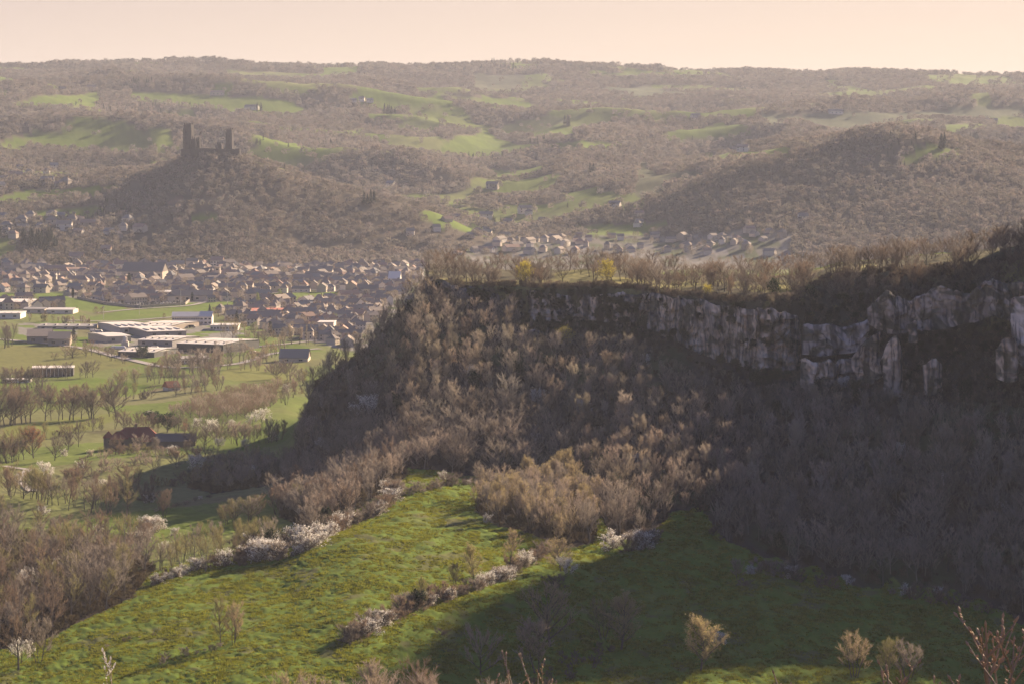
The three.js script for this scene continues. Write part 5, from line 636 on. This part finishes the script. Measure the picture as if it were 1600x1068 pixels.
// lanes
function road(pts, wid, label, from) {
  const w = pts.map(([px, py]) => { const g = ground(px, py, from); return new THREE.Vector3(g[0], 0, -g[2]); }), cv = new THREE.CatmullRomCurve3(w), n = Math.ceil(cv.getLength() / 3), P = cv.getSpacedPoints(n), pos = [], idx = [];
  for (let i = 0; i <= n; i++) { const a = P[Math.max(0, i - 1)], b = P[Math.min(n, i + 1)], d = new THREE.Vector3().subVectors(b, a).normalize(); for (let k = 0; k <= 4; k++) { const o = (k / 4 - 0.5) * wid, x = P[i].x - d.z * o, z = P[i].z + d.x * o; pos.push(x, height(x, -z) + 0.4, z); } }
  for (let i = 0; i < n; i++) for (let k = 0; k < 4; k++) { const a = i * 5 + k; idx.push(a, a + 1, a + 5, a + 1, a + 6, a + 5); }
  const g = new THREE.BufferGeometry(); g.setAttribute('position', new THREE.Float32BufferAttribute(pos, 3)); g.setIndex(idx); g.computeVertexNormals();
  solo('road', g, mat(0.3, 0.27, 0.25), label, 'road', null, 'structure');
}
road([[45, 772], [34, 764], [24, 756], [26, 746], [38, 738], [20, 735], [0, 732]], 3.4, 'narrow grey lane bending above the thicket');
road([[100, 500], [170, 502], [240, 498], [320, 490], [400, 478]], 5, 'lane along the near side of the sports ground');
road([[0, 530], [120, 543], [200, 562], [280, 575], [360, 570], [430, 552], [500, 545]], 6, 'road passing in front of the warehouses');
road([[150, 489], [215, 483], [290, 478], [330, 470]], 5, 'lane along the cemetery wall');
road([[380, 545], [420, 540], [470, 535], [500, 532]], 6, 'road at the town edge above the spur');
road([[1070, 392], [1100, 382], [1125, 372], [1150, 372], [1170, 380]], 5, 'curving lane in the hazy village', 2700);
// ---------- close twigs on the viewer's own slope, and the birds ----------
const twigNear = mat(0.3, 0.23, 0.16, 0.8), budM = mat(0.42, 0.28, 0.17, 0.8), petal = LF.white;
function sapling(px, py, D, seed, n, label, o = {}) {
  const [u, v] = bearing(px, py), x = u * D, yTop = EYE + v * D, y0 = height(x, D) - 0.2, H = yTop - y0, t = thing('sapling', label, 'sapling', 'saplings on the near slope', x, y0, -D), R = RNG(seed), f = (a, b) => a + (b - a) * R(), w = new GB(), b = new GB(), B = (p, d, len, r, lev) => {
    const pts = [p], vv = new THREE.Vector3(...d).normalize(); let q = p; const k = lev ? 5 : 8; for (let i = 0; i < k; i++) { vv.x += f(-0.14, 0.14); vv.z += f(-0.14, 0.14); vv.y += 0.07; vv.normalize(); q = [q[0] + vv.x * len / k, q[1] + vv.y * len / k, q[2] + vv.z * len / k]; pts.push(q); }
    w.tube(pts, pts.map((_, i) => r * (1 - 0.65 * i / k)), 6); const e = pts[k], s = o.bud ?? 0.011; b.tube([e, [e[0] + vv.x * s * 2, e[1] + vv.y * s * 2, e[2] + vv.z * s * 2], [e[0] + vv.x * s * 4, e[1] + vv.y * s * 4, e[2] + vv.z * s * 4]], [s * 0.5, s, s * 0.2], 5);
    for (let i = 1; i < k; i++) { const a = pts[i], q2 = f(0, 6.28); b.tube([a, [a[0] + Math.cos(q2) * 0.02, a[1] + 0.014, a[2] + Math.sin(q2) * 0.02]], [s * 0.75, s * 0.3], 4); }
    if (lev < 2) for (let i = 0; i < (lev ? 3 : n); i++) { const m = Math.floor(lerp(lev ? 1 : k * 0.45, k, (i + R() * 0.8) / (lev ? 3 : n))), a = pts[Math.min(k - 1, m)], q2 = i * 2.4 + f(-0.5, 0.5); B(a, [Math.cos(q2) * 0.75, f(0.5, 1.1), Math.sin(q2) * 0.75], len * f(0.16, 0.3), r * 0.55, lev + 1); } };
  B([0, 0, 0], [f(-0.05, 0.05), 1, 0], H * 0.95, o.r ?? 0.017, 0);
  part(t, 'stem', w.geo(), twigNear); part(t, 'buds', b.geo(), o.petal ? petal : budM);
}
sapling(1527, 962, 22, 5, 9, 'tall budding sapling with forked twigs at the bottom right', { r: 0.022, bud: 0.013 }); sapling(1572, 990, 21, 11, 7, 'budding sapling leaning over at the bottom right corner'); sapling(1598, 1000, 22, 17, 6, 'budding sapling at the very corner of the picture', {}); sapling(1480, 1035, 23, 23, 5, 'short budding sapling left of the tall forked one'); sapling(1310, 1036, 24, 29, 3, 'lone short twig standing at the bottom before the dark meadow');
sapling(144, 1022, 24, 31, 4, 'twig with pale buds at the bottom left', { petal: 1, r: 0.009, bud: 0.009 }); sapling(822, 1044, 26, 41, 8, 'tangled sunlit sapling at the bottom middle'); sapling(848, 1048, 26, 43, 8, 'second tangled sapling at the bottom middle'); sapling(1425, 1050, 22, 47, 4, 'low budding twig between the corner saplings and the lone twig');
for (const [px, py, D, l] of [[1459, 346, 620, 'small black bird gliding over the rim, the largest of three'], [1457, 341, 660, 'tiny black bird just above the gliding one'], [1534, 350, 700, 'tiny black bird farther along the rim']]) {
  const [u, v] = bearing(px, py), t = thing('bird', l, 'bird', null, u * D, EYE + v * D, -D, rr(-1, 1)), b = new GB(); b.tube([[-0.2, 0, 0], [-0.08, 0.01, 0], [0.1, 0.02, 0], [0.2, 0.03, 0]], [0.02, 0.06, 0.07, 0.015], 6);
  for (const s of [-1, 1]) { b.quad([-0.06, 0.03, s * 0.04], [0.1, 0.03, s * 0.04], [0.06, 0.12, s * 0.3], [-0.06, 0.11, s * 0.3]); b.tri([-0.06, 0.11, s * 0.3], [0.06, 0.12, s * 0.3], [-0.08, 0.06, s * 0.52]); } b.tri([-0.18, 0.01, 0], [-0.34, 0, -0.07], [-0.34, 0, 0.07]);
  part(t, 'body', b.geo(), dark);
}
renderer.render(scene, camera);
